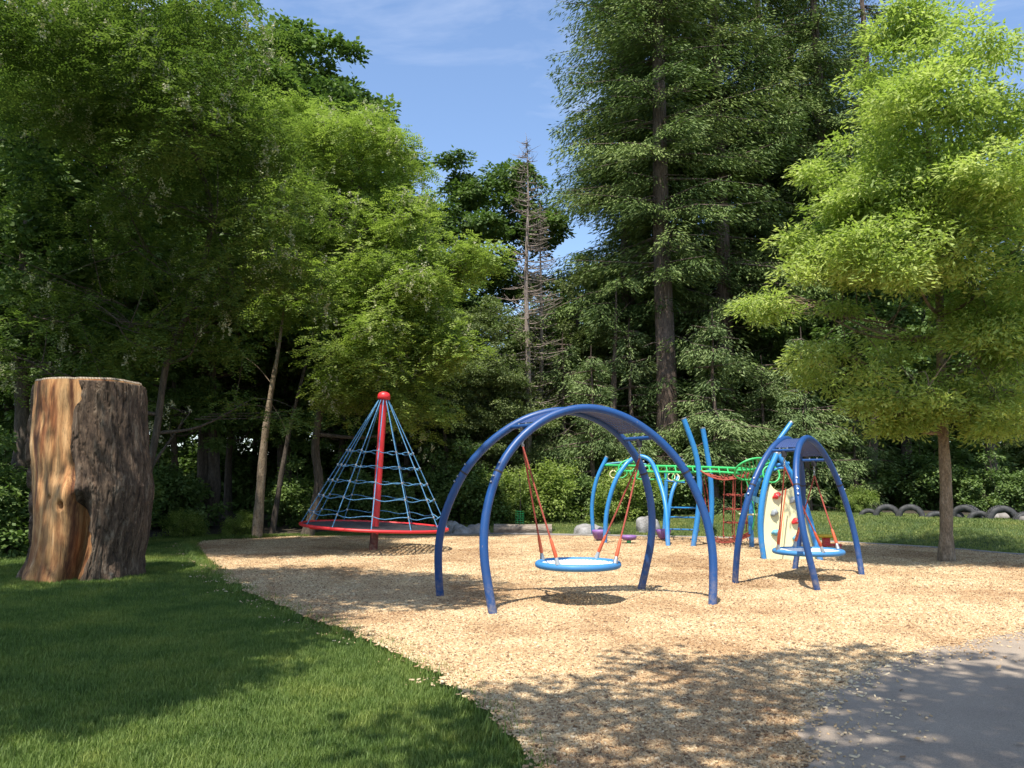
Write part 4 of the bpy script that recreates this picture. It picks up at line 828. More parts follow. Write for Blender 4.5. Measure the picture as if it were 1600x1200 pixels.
# ------------------------------------------------------------------ arched basket swings
PROF = [(1.0, 0), (1.035, 0.13), (1.06, 0.27), (1.045, 0.41), (0.98, 0.555), (0.865, 0.70), (0.68, 0.83), (0.45, 0.928), (0.22, 0.982), (0, 1.0)]
def basket_swing(A, B, Cc, D, H, s, label_f, label_b, ytilt=0.0, lean=(0.29, 0.29), bo=(0, 0), bh=0.56, hang=0.62, bR=0.52, spread=0.0, rope_a=0.5, skew=0.0):
    """feet A,D = back arch; B,C = front arch"""
    A, B, Cc, D = [Vector((v_.x, v_.y, 0.05)) for v_ in (A, B, Cc, D)]; ctr = (A + B + Cc + D) / 4
    t = thing('swing_frame', ctr, label_f, 'swing frame', 'arched frames of the basket swings')
    def curve(P0, P1, Q0, Q1, ln, skew, n=64):
        full = [(-u, z) for u, z in PROF] + [(u, z) for u, z in PROF[::-1][1:]]
        sp_ = spline([(u, 0, z) for u, z in full], n); out = []
        for v_ in sp_:
            u, z = v_.x, v_.z; base = P0.lerp(P1, (u + 1) / 2); ob_ = Q0.lerp(Q1, (u + 1) / 2); mid = (base + ob_) / 2
            f = z ** 1.15; out.append(base.lerp(mid, min(1, (1 - ln) * f)) + Vector((skew * z, 0, z * H)))
        return out
    sk = skew; back = curve(A, D, B, Cc, lean[0], sk * 0.2); front = curve(B, Cc, A, D, lean[0], sk); n = len(back) - 1; j1 = 17; j2 = n - j1; r_ = 0.052 * s
    for cv in (back, front):
        for seg in (cv[:j1 + 1], cv[j2:][::1]): mb = TMB(t); mb.tube(seg, r_, 16); mb.build('leg', M['royal'])
        mb = TMB(t); mb.tube(cv[j1:j2 + 1], r_ * 1.0, 16); mb.build('arch', M['royal'])
        for j in (j1, j2):
            mb = TMB(t); d = (cv[j + 1] - cv[j - 1]).normalized(); mb.tube([cv[j] - d * 0.012, cv[j] + d * 0.012], r_ * 1.07, 16); mb.build('joint_collar', M['dark'])
            for q in (-0.16, -0.08, 0.10):
                c = cv[j] + d * q; o_ = (c - ctr); o_.z = c.z * 0.6; o_.normalize(); o_ = (o_ - d * o_.dot(d)).normalized(); o_ = (o_ + Vector((0, -0.9, 0.2))); o_ = (o_ - d * o_.dot(d)).normalized()
                mb = TMB(t); mb.tube([c + o_ * r_ * 0.9, c + o_ * (r_ + 0.012)], 0.012, 8); mb.build('bolt', M['steel'])
    # roof panel between the arches: perforated sheet
    k0, k1 = 25, n - 23
    mb = TMB(t); nb = 9; rows = []
    for k in range(k0, k1 + 1):
        a, b = back[k], front[k]; d = (b - a).normalized(); a = a + d * r_ * 0.8; b = b - d * r_ * 0.8; rows.append((a, b))
    for q in range(nb + 1):      # long strips
        w = 0.62 / nb
        for (a0, b0), (a1, b1) in zip(rows[:-1], rows[1:]):
            f0 = max(0, min(1 - w, q / nb - w / 2)); P = [a0.lerp(b0, f0), a1.lerp(b1, f0), a1.lerp(b1, f0 + w), a0.lerp(b0, f0 + w)]; dn = Vector((0, 0, -0.006))
            mb.add(P + [v_ + dn for v_ in P], [(0, 1, 2, 3), (7, 6, 5, 4), (0, 4, 5, 1), (3, 2, 6, 7)], False)
    for (a0, b0), (a1, b1) in zip(rows[:-1], rows[1:]):   # cross strips
        for h in (0.0, 0.5):
            P = [a0.lerp(a1, h), b0.lerp(b1, h), b0.lerp(b1, h + 0.32), a0.lerp(a1, h + 0.32)]; dn = Vector((0, 0, -0.007)); P = [v_ + Vector((0, 0, -0.001)) for v_ in P]
            mb.add(P + [v_ + dn for v_ in P], [(0, 1, 2, 3), (7, 6, 5, 4), (0, 4, 5, 1), (3, 2, 6, 7)], False)
    mb.build('roof_panel', M['panel'])['kind'] = 'stuff'
    hp = []
    for j in (k0 - 1, k1 + 1):
        a, b = back[j], front[j]; mb = TMB(t); mb.tube([a, b], 0.028 * s, 10); mb.build('crossbar', M['royal'])
        for f in (0.35, 0.62):
            c = a.lerp(b, f); mb = TMB(t); mb.tube([c + Vector((0, 0, 0.02)), c + Vector((0, 0, 0.042))], 0.013, 8); mb.build('bolt', M['steel'])
        c = a.lerp(b, 0.5); mb = TMB(t); mb.box(c - Vector((0, 0, 0.06 * s)), (0.07, 0.06, 0.10 * s)); mb.build('hanger', M['dark'], None, 0.008); hp.append(c - Vector((0, 0, 0.10 * s)))
    # basket
    bc = Vector((ctr.x + bo[0], ctr.y + bo[1], bh)); bt = thing('basket_seat', bc, label_b, 'basket swing', 'round basket swing seats')
    ud = (hp[1] - hp[0]); ud.z = 0; ud.normalize(); vd = Vector((-ud.y, ud.x, 0))
    Bw = lambda x_, y_, z_: bc + ud * x_ + vd * y_ + Vector((0, 0, z_ + ytilt * x_))
    mb = TMB(bt); mb.tube([Bw(bR * math.cos(2 * math.pi * k / 64), bR * math.sin(2 * math.pi * k / 64), 0) for k in range(65)], 0.042 * s, 14, False); mb.build('rim', M['rim'])
    mb = TMB(bt); lattice(mb, lambda x_, y_, z_: Bw(x_, y_, z_ + 0.012 - 0.06 * (1 - (x_ * x_ + y_ * y_) / (bR * bR))), bR - 0.03, 0.042, 0.030, 0.006); mb.build('net', M['rope_white'])['kind'] = 'stuff'
    for k in range(4):
        sg = -1 if k < 2 else 1; a = (math.pi if sg < 0 else 0) + (rope_a if k % 2 else -rope_a); e = Bw(bR * math.cos(a), bR * math.sin(a), 0.05); h = hp[0] if sg < 0 else hp[1]
        mb = TMB(bt); d = (h - e); L_ = d.length; d.normalize(); jn = h - Vector((0, 0, 0.16)) 
        P = [e + d * 0.05, e.lerp(jn, 0.5) - Vector((0, 0, 0.012)), jn]; mb.tube(P, 0.0115, 8); rpo = mb.build('rope', M['rope_red'])
        mb = TMB(bt); dd = (jn - e).normalized(); mb.tube([e + dd * 0.06, e + dd * 0.09, e + dd * 0.28, e + dd * 0.31], [0.013, 0.024, 0.019, 0.013], 10); mb.build('rope_sleeve', M['sleeve'], rpo)
        mb = TMB(bt); mb.tube([e - Vector((0, 0, 0.02)), e + dd * 0.07], [0.034, 0.02], 10); mb.build('fitting', M['grey'] if k % 2 else M['steel'], rpo)
    for h in hp:
        for q in range(5):
            c = h - Vector((0, 0, 0.01 + 0.034 * q)); R_ = 0.02; al = q % 2
            mb = TMB(bt); P = [c + Vector(((R_ * 0.6 * math.cos(a)) * (1 - al), (R_ * 0.6 * math.cos(a)) * al, R_ * 1.2 * math.sin(a))) for a in [2 * math.pi * w / 10 for w in range(11)]]; mb.tube(P, 0.006, 5, False); mb.build('chain_link', M['steel'])
    return hp, back, front
basket_swing(G(688, 942), G(771, 972), G(1113, 957), G(1001, 931), 2.46, 1.0,
    'big dark blue arched swing frame in the middle of the wood chips', 'light blue rimmed basket seat hanging on red ropes under the middle arch', bo=(0.06, -0.12), bh=0.55, bR=0.50, rope_a=0.75, skew=0.10)
basket_swing(G(1149, 920), G(1278, 933), G(1347, 907), G(1242, 897), 2.2, 0.9,
    'smaller looking dark blue arched swing frame on the right before the climbing wall', 'light blue rimmed basket seat seen edge-on under the right arch', bo=(0.1, 0.0), bh=0.50, bR=0.50, rope_a=0.75)

# ------------------------------------------------------------------ climbing frame
cf = thing('climbing_frame', Vector((Q(1080, 850, 20).x, 20, 0.05)), 'long light blue and green climbing frame with red net and cream climbing wall', 'climbing frame')
def post(pts, r=0.055, name='post', mat='sky', foot=True, n=28):
    P = [Q(*p_) for p_ in pts]
    if foot: P[0].z = 0.04
    mb = TMB(cf); mb.tube(spline(P, n), r, 14); o_ = mb.build(name, M[mat])
    mb = TMB(cf); S = spline(P, n); d = (S[-1] - S[-2]).normalized()
    if foot: mb.tube([S[-1] - d * 0.01, S[-1] + d * 0.02], r * 1.06, 14); mb.build('post_cap', M['steel'], o_)
    return o_
post([(927, 833, 23), (925, 790, 23), (932, 750, 23), (948, 714, 23)])
post([(945, 854, 19.8), (948, 800, 19.8), (960, 755, 19.8), (976, 728, 19.9), (988, 717, 20)])
post([(988, 717, 20), (1000, 713, 20.1), (1016, 720, 20), (1028, 745, 19.8), (1040, 790, 19.3), (1044, 860, 18.9)], name='arch_post', foot=False)
post([(1037, 838, 22.5), (1040, 790, 22.5), (1041, 735, 22.5)], 0.05)
post([(1043, 845, 21.5), (1045, 800, 21.5), (1050, 770, 21.6), (1060, 745, 21.8)], 0.05)
post([(1083, 860, 18.9), (1091, 800, 18.9), (1093, 750, 18.9), (1086, 705, 18.9), (1068, 654, 18.9)], 0.062)
post([(1109, 838, 22.5), (1112, 790, 22.5), (1109, 735, 22.5), (1098, 669, 22.5)], 0.07)
post([(1175, 858, 18.6), (1173, 810, 18.6), (1178, 775, 18.7), (1194, 730, 18.8), (1213, 694, 19), (1236, 661, 19.2)], 0.055)
post([(1195, 881, 15.8), (1189, 835, 15.8), (1190, 790, 15.8), (1199, 745, 15.9), (1214, 709, 16)], 0.058)
post([(1283, 884, 15.6), (1272, 838, 15.7), (1258, 790, 15.8), (1240, 748, 15.9), (1216, 710, 16)], 0.058)
def bar(pts, r, name, mat, n=14): mb = TMB(cf); mb.tube(spline([Q(*p_) for p_ in pts], n), r, 8); return mb.build(name, M[mat])
bar([(1209, 727, 16), (1233, 724, 16)], 0.035, 'crossbar', 'sky', 3)
bar([(1206, 735, 15.95), (1222, 731, 15.95), (1232, 735, 15.95)], 0.025, 'crossbar', 'sky', 6)
# green overhead rails and loops
bar([(946, 727, 23), (990, 728, 21.6), (1060, 729, 20.4), (1150, 732, 18.9), (1182, 735, 18.2)], 0.034, 'overhead_rail', 'green')
bar([(975, 736, 21.2), (1060, 738, 19.5), (1110, 737, 19.3), (1155, 740, 18.6)], 0.030, 'overhead_rail', 'green')
bar([(948, 725, 23), (985, 722, 22.5), (1010, 726, 22)], 0.03, 'overhead_rail', 'teal')
for k in range(12):
    f = k / 11; bar([(1000 + 150 * f, 728 + 4 * f, 21.4 - 2.5 * f), (1002 + 150 * f, 737 + 3 * f, 20.7 - 2.1 * f)], 0.018, 'rung', 'green', 2)
bar([(966, 742, 20.6), (968, 727, 20.6), (980, 719, 20.6), (992, 723, 20.6), (998, 735, 20.6), (994, 744, 20.6)], 0.022, 'loop', 'green')
bar([(962, 738, 20.2), (970, 747, 20.2), (980, 740, 20.2), (972, 731, 20.2), (962, 738, 20.2)], 0.014, 'loop', 'green')
bar([(984, 738, 20.4), (992, 732, 20.4), (998, 741, 20.4), (990, 748, 20.4), (984, 738, 20.4)], 0.014, 'loop', 'green')
bar([(995, 742, 20), (998, 748.5, 20), (1030, 749, 20), (1040, 748, 20), (1041, 738, 20)], 0.02, 'lower_rail', 'green')
bar([(1056, 738, 20), (1050, 747, 20), (1062, 752, 20), (1074, 748, 20), (1068, 739, 20)], 0.016, 'loop', 'green')
bar([(1040, 751, 21), (1070, 754, 21)], 0.02, 'lower_rail', 'sky', 3)
for px, py in ((958.5, 741), (1049, 745), (1056, 746)):
    c = Q(px, py, 20.2); mb = TMB(cf); mb.tube([c + Vector((0.09 * math.cos(a), 0.02 * math.sin(a), 0.09 * math.sin(a))) for a in [2 * math.pi * w / 16 for w in range(17)]], 0.013, 6, False); hr = mb.build('hand_ring', M['cream'])
    mb = TMB(cf); mb.tube([c + Vector((0, 0, 0.09)), c + Vector((0, 0, 0.20))], 0.008, 5); mb.build('ring_strap', M['dark'], hr)
# leaf shaped overhead ladder
cx_, cy_, ang = 1176, 733, R(-17); YL = 17.6
def el(a, s=1.0): x_ = 29 * math.cos(a) * s; y_ = 15.5 * math.sin(a) * s; return (cx_ + x_ * math.cos(ang) - y_ * math.sin(ang), cy_ + x_ * math.sin(ang) + y_ * math.cos(ang), YL + 0.35 * math.sin(a))
mb = TMB(cf); mb.tube([Q(*el(2 * math.pi * k / 40)) for k in range(41)], 0.024, 8, False); mb.build('leaf_rim', M['green'])
for k in range(9):
    u = -0.8 + 1.6 * k / 8; a = math.acos(u); p0 = el(a); p1 = el(-a + 0.35); m_ = ((p0[0] + p1[0]) / 2 + 3, (p0[1] + p1[1]) / 2 + 1, YL - 0.15)
    bar([p0, m_, p1], 0.014, 'rung', 'green', 6)
bar([(1148, 735, 17.8), (1178, 733, 17.5), (1206, 722, 17.2)], 0.02, 'leaf_spine', 'green')
bar([(1163, 742, 17.9), (1172, 770, 17.9), (1179, 800, 17.9), (1176, 828, 17.9)], 0.014, 'climbing_pole', 'green')
c = Q(1205, 741, 16.6); mb = TMB(cf); mb.tube([c + Vector((0.17 * math.cos(a), 0.05 * math.sin(a), 0.17 * math.sin(a))) for a in [2 * math.pi * w / 20 for w in range(21)]], 0.018, 8, False); mb.build('loop', M['green'])
# blue ladder rungs
for row in (793, 808, 827): bar([(1048, row, 21.4), (1092, row + 1, 20.4)], 0.022, 'rung', 'sky', 2)
bar([(1114, 789, 21), (1114, 789.1, 21.05)], 0.001, 'pin', 'sky', 2)
# red nets
NET = [None]
def rp(pts, n=10, r=0.014): mb = TMB(cf); mb.tube(spline([Q(*p_) for p_ in pts], n), r, 5, False); return mb.build('net_rope', M['rope_red'])
for px, Yn, top, bot in ((1131, 19.2, 741, 838), (1145, 19.6, 744, 834), (1148, 18.8, 744, 842), (1158, 19.2, 744, 836), (1167, 19.4, 743, 830), (1175, 18.9, 745, 826)):
    rp([(px + 1, top, Yn), (px, (top + bot) / 2, Yn), (px - 1, bot, Yn)])
for row in (773, 795, 816): rp([(1131, row, 19.2), (1140, row + 1.5, 19.3), (1148, row + 1, 18.8), (1158, row + 2, 19.0), (1175, row + 1, 18.9)])
for row in (773, 795, 816): rp([(1131, row, 19.2), (1138, row - 1, 19.7), (1145, row, 19.6), (1156, row, 19.6), (1167, row - 1, 19.4)])
for px, row in [(x_, y_) for x_ in (1131, 1145, 1148, 1158, 1167) for y_ in (773, 795, 816, 838)]:
    c = Q(px, row, 19.1); mb = TMB(cf); mb.tube([c - Vector((0, 0, 0.025)), c, c + Vector((0, 0, 0.025))], [0.012, 0.027, 0.012], 7); mb.build('net_knot', M['rope_red'])
for k in range(5):
    y0 = 20.2 - 0.35 * k; rp([(1094, 733 + k * .6, y0), (1110, 741 + k, y0 - .1), (1130, 746 + k, y0 - .4), (1150, 744 + k, y0 - .5), (1172, 739 + k, y0 - .8)])
for k in range(8): px = 1100 + 9 * k; sg = 8 - (k - 3.5) ** 2 * 0.45; rp([(px, 735 + sg, 20.1 - .08 * k), (px + 3, 739 + sg, 18.8 - .08 * k)], 3, 0.011)
for a in ((1095, 738, 1103, 792), (1101, 745, 1108, 800), (1103, 792, 1112, 834)): rp([(a[0], a[1], 19.6), ((a[0] + a[2]) / 2 + 1, (a[1] + a[3]) / 2, 19.6), (a[2], a[3], 19.6)])
for k in range(4): rp([(1106, 834 + 2 * k, 20.4 - .4 * k), (1125, 842 + 2 * k, 20.0 - .4 * k), (1150, 840 + 2 * k, 19.6 - .4 * k), (1172, 831 + 2 * k, 19.2 - .4 * k)])
for k in range(7): px = 1112 + 9 * k; rp([(px, 838, 20.2), (px + 3, 846, 18.8)], 3, 0.011)
# little deck by the net
mb = TMB(cf); P = [Q(1164, 771, 18.2), Q(1192, 779, 17.2), Q(1192, 790, 17.2), Q(1164, 777, 18.2)]; mb.prism(P, (0.0, 0.05, 0)); mb.build('side_panel', M['teal'])
bar([(1155, 803, 18.4), (1172, 804, 18.2), (1190, 804, 17.8)], 0.02, 'deck_bar', 'cream', 3)
# cream climbing wall in two panels
def panel(poly, Yf, nm):
    P = [Q(px, py, Yf(py)) for px, py in poly]; mb = TMB(cf); mb.prism(P, (0, 0.045, 0)); return mb.build(nm, M['cream'], None, 0.006)
Yf = lambda py: 15.72 + (873 - py) * 0.0016
left_p = [(1199, 874), (1194, 845), (1192.5, 815), (1193.5, 790), (1198, 770), (1203.5, 757), (1208, 762), (1214, 766), (1220, 767.5), (1228, 766.5), (1225, 800), (1222, 838), (1219.5, 874)]
right_p = [(1220.3, 874), (1222.8, 838), (1225.8, 800), (1228.8, 766.5), (1236, 763), (1243, 757), (1251, 775), (1260, 800), (1268, 830), (1274, 855), (1277, 874)]
panel(left_p, Yf, 'wall_panel'); panel(right_p, Yf, 'wall_panel')
def hold(px, py, mat, rot):
    c = Q(px, py, Yf(py) - 0.02); mb = TMB(cf); n = 14
    prof_ = [(0.001, 0.075), (0.030, 0.072), (0.055, 0.055), (0.072, 0.027), (0.078, 0.0)]
    M4 = Matrix.Translation(c) @ Matrix.Rotation(R(90), 4, 'X') @ Matrix.Rotation(rot, 4, 'Z') @ Matrix.Diagonal((1.15, 0.78, 1, 1))
    mb.lathe(prof_, n, M4)
    mb.v = [tuple(Vector(v_) + Vector((0, 0, 0.010 * math.sin(v_[0] * 70 + rot))) + Vector((0.012 * math.sin(v_[2] * 60 + rot * 9), 0, 0))) for v_ in mb.v]
    h_ = mb.build('climbing_hold', M[mat]); mb = TMB(cf); mb.tube([c + Vector((0, -0.08, 0)), c + Vector((0, -0.092, 0))], 0.014, 8); mb.build('hold_bolt', M['steel'], h_)
for a in ((1213.5, 774.5, 'red', 0.5), (1210, 801, 'grey', 0.7), (1212.5, 832, 'teal', 0.1), (1239.5, 781, 'grey', 0.6), (1243.5, 814, 'red', 0.3), (1245.5, 840, 'teal', 0.2), (1259, 850, 'grey', 0.2)): hold(*a)
bar([(1228, 764, 15.6), (1222, 810, 15.5), (1217, 858, 15.4)], 0.012, 'seam_rope', 'sleeve', 6)

# stepping pods
def pod(px, py, Y, r, label, mat='purple', stem='green', bowl=False):
    c = Q(px, py, Y); t = thing('stepping_pod', Vector((c.x, c.y, 0.04)), label, 'stepping pod', 'purple stepping pods under the climbing frame')
    M4 = Matrix.Translation(Vector((c.x, c.y, c.z)))
    mb = TMB(t)
    mb.lathe([(0.001, 0.05), (r * 0.7, 0.052), (r * 0.95, 0.045), (r, 0.02), (r * 0.97, -0.02), (r * 0.7, -0.16 if bowl else -0.06), (r * 0.35, -0.20 if bowl else -0.07), (0.001, -0.2 if bowl else -0.07)], 22, M4); mb.build('pod_top', M[mat])
    mb = TMB(t); mb.tube([(c.x, c.y, 0.02), (c.x, c.y, c.z - 0.05)], 0.055, 12); mb.build('post', M[stem])
pod(937, 831, 20.4, 0.20, 'purple bowl shaped stepping pod under the leftmost light blue post', stem='grey', bowl=True)
pod(982.5, 839.5, 19.6, 0.19, 'purple flat stepping pod on a short green post between the light blue posts')
pod(1036.5, 830, 20.6, 0.19, 'purple stepping pod partly hidden by the arched light blue post', stem='grey', bowl=True)

# toddler toy by the right swing
c = Q(1294, 866, 17.2); tt = thing('toy_table', Vector((c.x, 17.2, 0.05)), 'small red play stand with a yellow top beside the right swing', 'play table'); X0 = c.x
mb = TMB(tt); mb.lathe([(0.001, 0.46), (0.17, 0.46), (0.19, 0.44), (0.18, 0.40), (0.001, 0.40)], 22, Matrix.Translation((X0 - 0.03, 17.2, 0)) @ Matrix.Diagonal((1, 0.8, 1, 1))); mb.build('table_top', M['yellow'])
mb = TMB(tt); mb.box((X0 + 0.04, 17.15, 0.25), (0.40, 0.26, 0.045)); mb.build('bench', M['red'], None, 0.012)
mb = TMB(tt); mb.box((X0 - 0.03, 17.2, 0.32), (0.14, 0.12, 0.16)); mb.build('pedestal', M['red'], None, 0.012)
for sx_ in (-1, 1):
    for sy_ in (-1, 1): mb = TMB(tt); mb.tube([(X0 + 0.04 + sx_ * 0.15, 17.15 + sy_ * 0.09, 0.23), (X0 + 0.04 + sx_ * 0.2, 17.15 + sy_ * 0.13, 0.03)], [0.028, 0.034], 8); mb.build('leg', M['red'])

# ------------------------------------------------------------------ boulders and log
def boulder(px, py, Y, w, h, d, label, seed, rz=0.0):
    c = Q(px, py, Y); z0 = HZ(c.x, Y); t = 40; n1, n2 = 36, 22
    th, ph = np.meshgrid(np.linspace(0, 2 * math.pi, n1, endpoint=False), np.linspace(0.02, math.pi - 0.02, n2))
    V = np.stack([np.sin(ph) * np.cos(th), np.sin(ph) * np.sin(th), np.cos(ph)], -1).reshape(-1, 3)
    k = 1 + 0.30 * fbm(V, 1.0, 3, seed) + 0.07 * fbm(V, 4.0, 3, seed + 9); V = V * k[:, None]; q = np.abs(V).max(1, keepdims=True); V = V * (0.75 + 0.25 / np.maximum(q, 0.5))
    V = V * np.array([w / 2, d / 2, h]); cs, sn = math.cos(rz), math.sin(rz); V[:, 2] = V[:, 2] * 0.8 + 0.0
    V = np.stack([V[:, 0] * cs - V[:, 1] * sn, V[:, 0] * sn + V[:, 1] * cs, V[:, 2]], -1)
    i = np.arange(n1 * (n2 - 1)); b2 = (i // n1) * n1 + (i % n1 + 1) % n1; Fc = np.stack([i, i + n1, b2 + n1, b2], -1)
    o_ = ob('boulder', mesh_np('boulder', V, Fc, M['rock'], True), None, (c.x, Y, z0)); tag(o_, label, 'boulder', 'grey boulders at the back of the wood chips')
boulder(745, 824, 23.4, 0.66, 0.48, 0.6, 'rounded grey boulder at the left end of the log', 3)
boulder(722, 826, 23.2, 0.56, 0.40, 0.5, 'low grey boulder between the rope cone and the rounded boulder', 8)
boulder(706, 824, 23.8, 0.46, 0.44, 0.5, 'dark boulder touching the right edge of the rope cone', 14)
boulder(924, 826, 23.8, 1.05, 0.36, 0.8, 'wide low boulder behind the red swing ropes', 21)
boulder(1013, 818, 24.0, 0.72, 0.52, 0.7, 'tall pale boulder behind the climbing frame arch', 33)
lc = Q(817, 832, 23.3); lg = thing('fallen_log', Vector((lc.x, 23.3, HZ(lc.x, 23.3))), 'thick pale log lying on the grass between the boulders', 'log'); z0 = lg.location.z
n1, n2 = 28, 24; V = []
for i_ in range(n2):
    f = i_ / (n2 - 1); x_ = lc.x - 0.83 + 1.66 * f
    for k_ in range(n1):
        a = 2 * math.pi * k_ / n1; rr = 0.19 * (1 - 0.08 * f) + 0.012 * math.sin(3 * a + x_ * 2) + 0.01 * math.sin(7 * a); V.append(Vector((x_, 23.3 + 0.12 * f + rr * math.cos(a), z0 + 0.16 + rr * math.sin(a))))
mb = TMB(lg); mb.add(V, [(i_ * n1 + k_, (i_ + 1) * n1 + k_, (i_ + 1) * n1 + (k_ + 1) % n1, i_ * n1 + (k_ + 1) % n1) for i_ in range(n2 - 1) for k_ in range(n1)]); M['logw'] = barkmat('log_wood', (0.13, 0.10, 0.075), (0.28, 0.23, 0.18), (0.42, 0.36, 0.30), (1.0, 8, 8)); mb.build('body', M['logw'])
for e_, dx in ((V[:n1], -0.01), (V[-n1:], 0.01)):
    mb = TMB(lg); cc = sum(e_, Vector()) / n1 + Vector((dx, 0, 0)); mb.add(e_ + [cc], [(k_, (k_ + 1) % n1, n1) for k_ in range(n1)], False); mb.build('sawn_end', M['sawn'])
# sapling guard
gc = Q(812, 826, 25.5); gt = thing('sapling', Vector((gc.x, 25.5, HZ(gc.x, 25.5))), 'young sapling with a green mesh guard behind the log', 'sapling')
mb = TMB(gt); z0 = gt.location.z; mb.tube([(gc.x, 25.5, z0), (gc.x + 0.03, 25.5, z0 + 0.9), (gc.x - 0.02, 25.5, z0 + 1.7)], [0.018, 0.014, 0.006], 7); mb.build('stem', M['bark'])
mb = TMB(gt)
for k in range(9): a0 = 2 * math.pi * k / 9; mb.tube([(gc.x + 0.13 * math.cos(a0), 25.5 + 0.13 * math.sin(a0), z0), (gc.x + 0.13 * math.cos(a0), 25.5 + 0.13 * math.sin(a0), z0 + 0.5)], 0.006, 4)
for k in range(7): mb.tube([(gc.x + 0.13 * math.cos(w * 0.6283), 25.5 + 0.13 * math.sin(w * 0.6283), z0 + 0.05 + 0.07 * k) for w in range(11)], 0.006, 4, False)
mb.build('guard', M['green'])
cl = rng.normal(0, 0.12, (160, 3)) * np.array([1, 1, 3.0]) + np.array([0, 0, 1.1]); V, Fc = quads(cl, rand_unit(160), rand_unit(160), np.full(160, 0.09), np.full(160, 0.05)); ob('foliage', mesh_np('foliage', V, Fc, M['locust'], False, rng.random(160)), gt)['kind'] = 'stuff'

# ------------------------------------------------------------------ half-buried tyres
def tyre_mesh(Ro, w, tw=None):
    mb = MB(); Ri = Ro * 0.60; h = w / 2
    prof_ = [(Ro * 0.985, -h * 0.80), (Ro, -h * 0.5), (Ro, h * 0.5), (Ro * 0.985, h * 0.80), (Ro * 0.93, h * 0.98), (Ro * 0.8, h * 1.05), (Ri * 1.06, h * 0.92), (Ri, h * 0.72), (Ri * 1.05, h * 0.66), (Ro * 0.78, h * 0.86), (Ro * 0.9, h * 0.7), (Ro * 0.94, 0), (Ro * 0.9, -h * 0.7), (Ro * 0.78, -h * 0.86), (Ri * 1.05, -h * 0.66), (Ri, -h * 0.72), (Ri * 1.06, -h * 0.92), (Ro * 0.8, -h * 1.05), (Ro * 0.93, -h * 0.98)]
    M4 = Matrix.Rotation(R(90), 4, 'X'); mb.lathe(prof_[::-1], 44, M4, True)
    lug = MB()
    for k in range(44):
        a = 2 * math.pi * k / 44
        for row, da in ((-0.55, 0), (0.0, 0.5), (0.55, 0)):
            aa = a + da * 2 * math.pi / 44; c = M4 @ Vector((Ro * 1.008 * math.cos(aa), Ro * 1.008 * math.sin(aa), row * h))
            Rt = (M4.to_3x3() @ Matrix.Rotation(aa, 3, 'Z')); lug.box(c, (Ro * 0.045, Ro * 0.10, h * 0.46), Rt)
    a_ = bpy.data.meshes.new('casing'); a_.from_pydata(mb.v, [], mb.f); a_.materials.append(M['tyre']); a_.polygons.foreach_set('use_smooth', [True] * len(mb.f))
    b_2 = bpy.data.meshes.new('tread'); b_2.from_pydata(lug.v, [], lug.f); b_2.materials.append(M['tyre']); return a_, b_2
TY = tyre_mesh(0.36, 0.26)
tys = [(1347, 815, 23.6, 0.80, 0.35, 0.10, 'leftmost small tyre on the grass bank, beside the swing leg'), (1375, 813, 23.2, 1.0, 0.45, 0.03, 'second tyre from the left, standing tall on the bank'), (1411, 812, 22.8, 1.0, 0.5, 0.02, 'third tyre from the left, tall with an open dark centre'),
 (1450, 815, 22.3, 0.85, 0.3, 0.14, 'small low tyre just left of the tree trunk'), (1474, 815, 22.3, 0.9, 0.9, 0.1, 'tyre hidden behind the tree trunk'), (1496, 815, 22.0, 1.05, 0.9, 0.03, 'tyre just right of the tree trunk, turned sideways'), (1516, 817, 21.6, 0.85, 0.4, 0.10, 'small tyre second right of the tree trunk'),
 (1551, 819, 21.2, 1.05, 0.25, 0.03, 'large tyre near the right edge framing pale stones'), (1588, 822, 20.8, 0.9, 0.3, 0.12, 'last tyre at the right edge of the photo')]
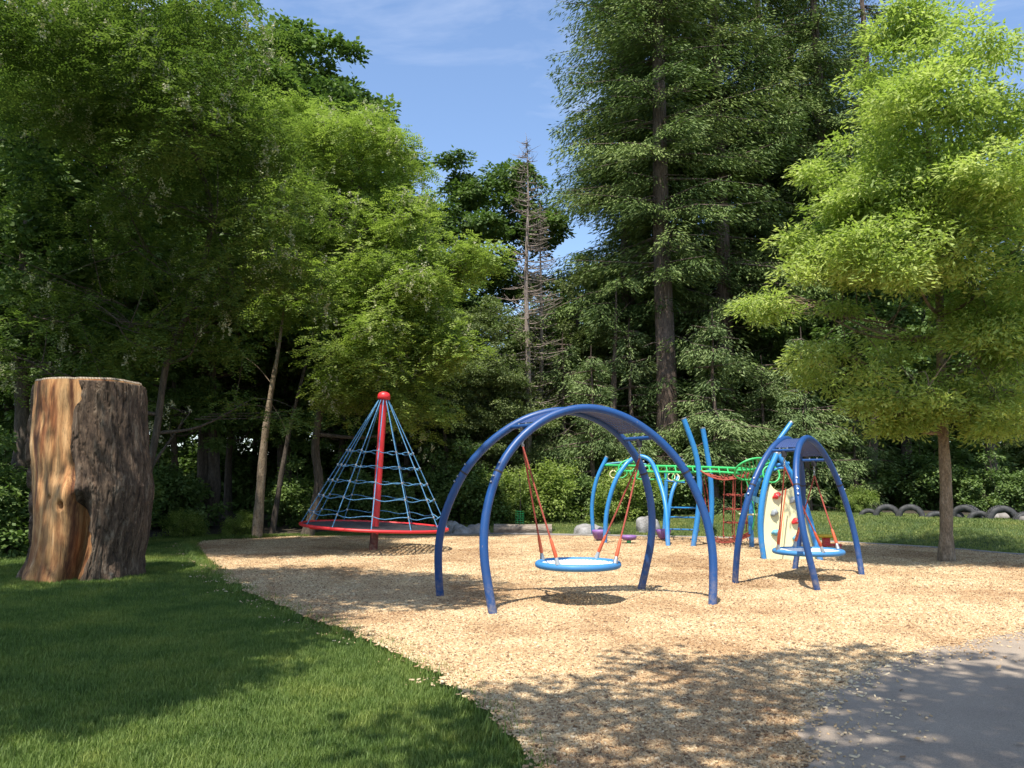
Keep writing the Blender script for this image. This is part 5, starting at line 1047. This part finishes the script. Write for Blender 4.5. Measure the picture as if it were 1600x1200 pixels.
for px, py, Y, s, rz, dn, lab in tys:
    xx = X(px, Y); t = thing('half_buried_tyre', (xx, Y, HZ(xx, Y) - dn + 0.02), lab, 'tyre', 'half-buried tyres along the bank', -rz); t.scale = (s,) * 3; ob('casing', TY[0], t); ob('tread', TY[1], t)
def stone(px, Y, s, seed, lab):
    xx = X(px, Y); random.seed(seed); mb = MB(); mb.lathe([(0.001, 0.12), (0.14, 0.10), (0.2, 0.02), (0.17, -0.05)], 9); mb.v = [(v_[0] * random.uniform(0.85, 1.15), v_[1] * random.uniform(.85, 1.15), v_[2]) for v_ in mb.v]
    o_ = mb.build('pale_stone', M['concrete']); o_.location = (xx, Y, HZ(xx, Y) + 0.02); o_.scale = (s,) * 3; tag(o_, lab, 'stone', 'pale stones behind the tyres')
stone(1535, 21.9, 1.2, 1, 'pale flat stone left of the large right tyre'); stone(1556, 21.8, 1.3, 2, 'pale stone seen through the large right tyre'); stone(1578, 21.5, 1.3, 3, 'pale stone between the two rightmost tyres'); stone(1590, 20.4, 1.1, 4, 'pale stone in front of the rightmost tyre')

# fallen leaves and twigs on the near ground
def litter():
    n = 500; x_, y_ = sample(n, -8, 9, 4, 18); k = inpoly(x_, y_, CH) | inpoly(x_, y_, PAn); x_, y_ = x_[k], y_[k]; n = len(x_)
    c = np.stack([x_, y_, x_ * 0 + 0.10], -1); V, Fc = quads(c, rand_unit(n) * np.array([1, 1, 0.15]), np.array([0, 0, 1.0]) + rand_unit(n) * 0.3, rng.uniform(0.03, 0.07, n), rng.uniform(0.02, 0.04, n))
    o_ = ob('fallen_leaves', mesh_np('fallen_leaves', V, Fc, M['chip'], False, rng.random(n) * 0.3)); tag(o_, 'scattered dry fallen leaves on the wood chips and path', 'fallen leaves', kind='stuff')
litter()
print('tris', sum(len(p.loop_total) if 0 else 0 for p in ()), 'T', sum(sum(max(0, q - 2) for q in np.array([p.loop_total for p in m_.polygons])) if len(m_.polygons) < 1 else 2 * len(m_.polygons) for m_ in bpy.data.meshes),'x', sum(len(m_.loop_triangles) if False else sum(1 for _ in ()) for m_ in bpy.data.meshes), 'objects', len(bpy.data.objects))
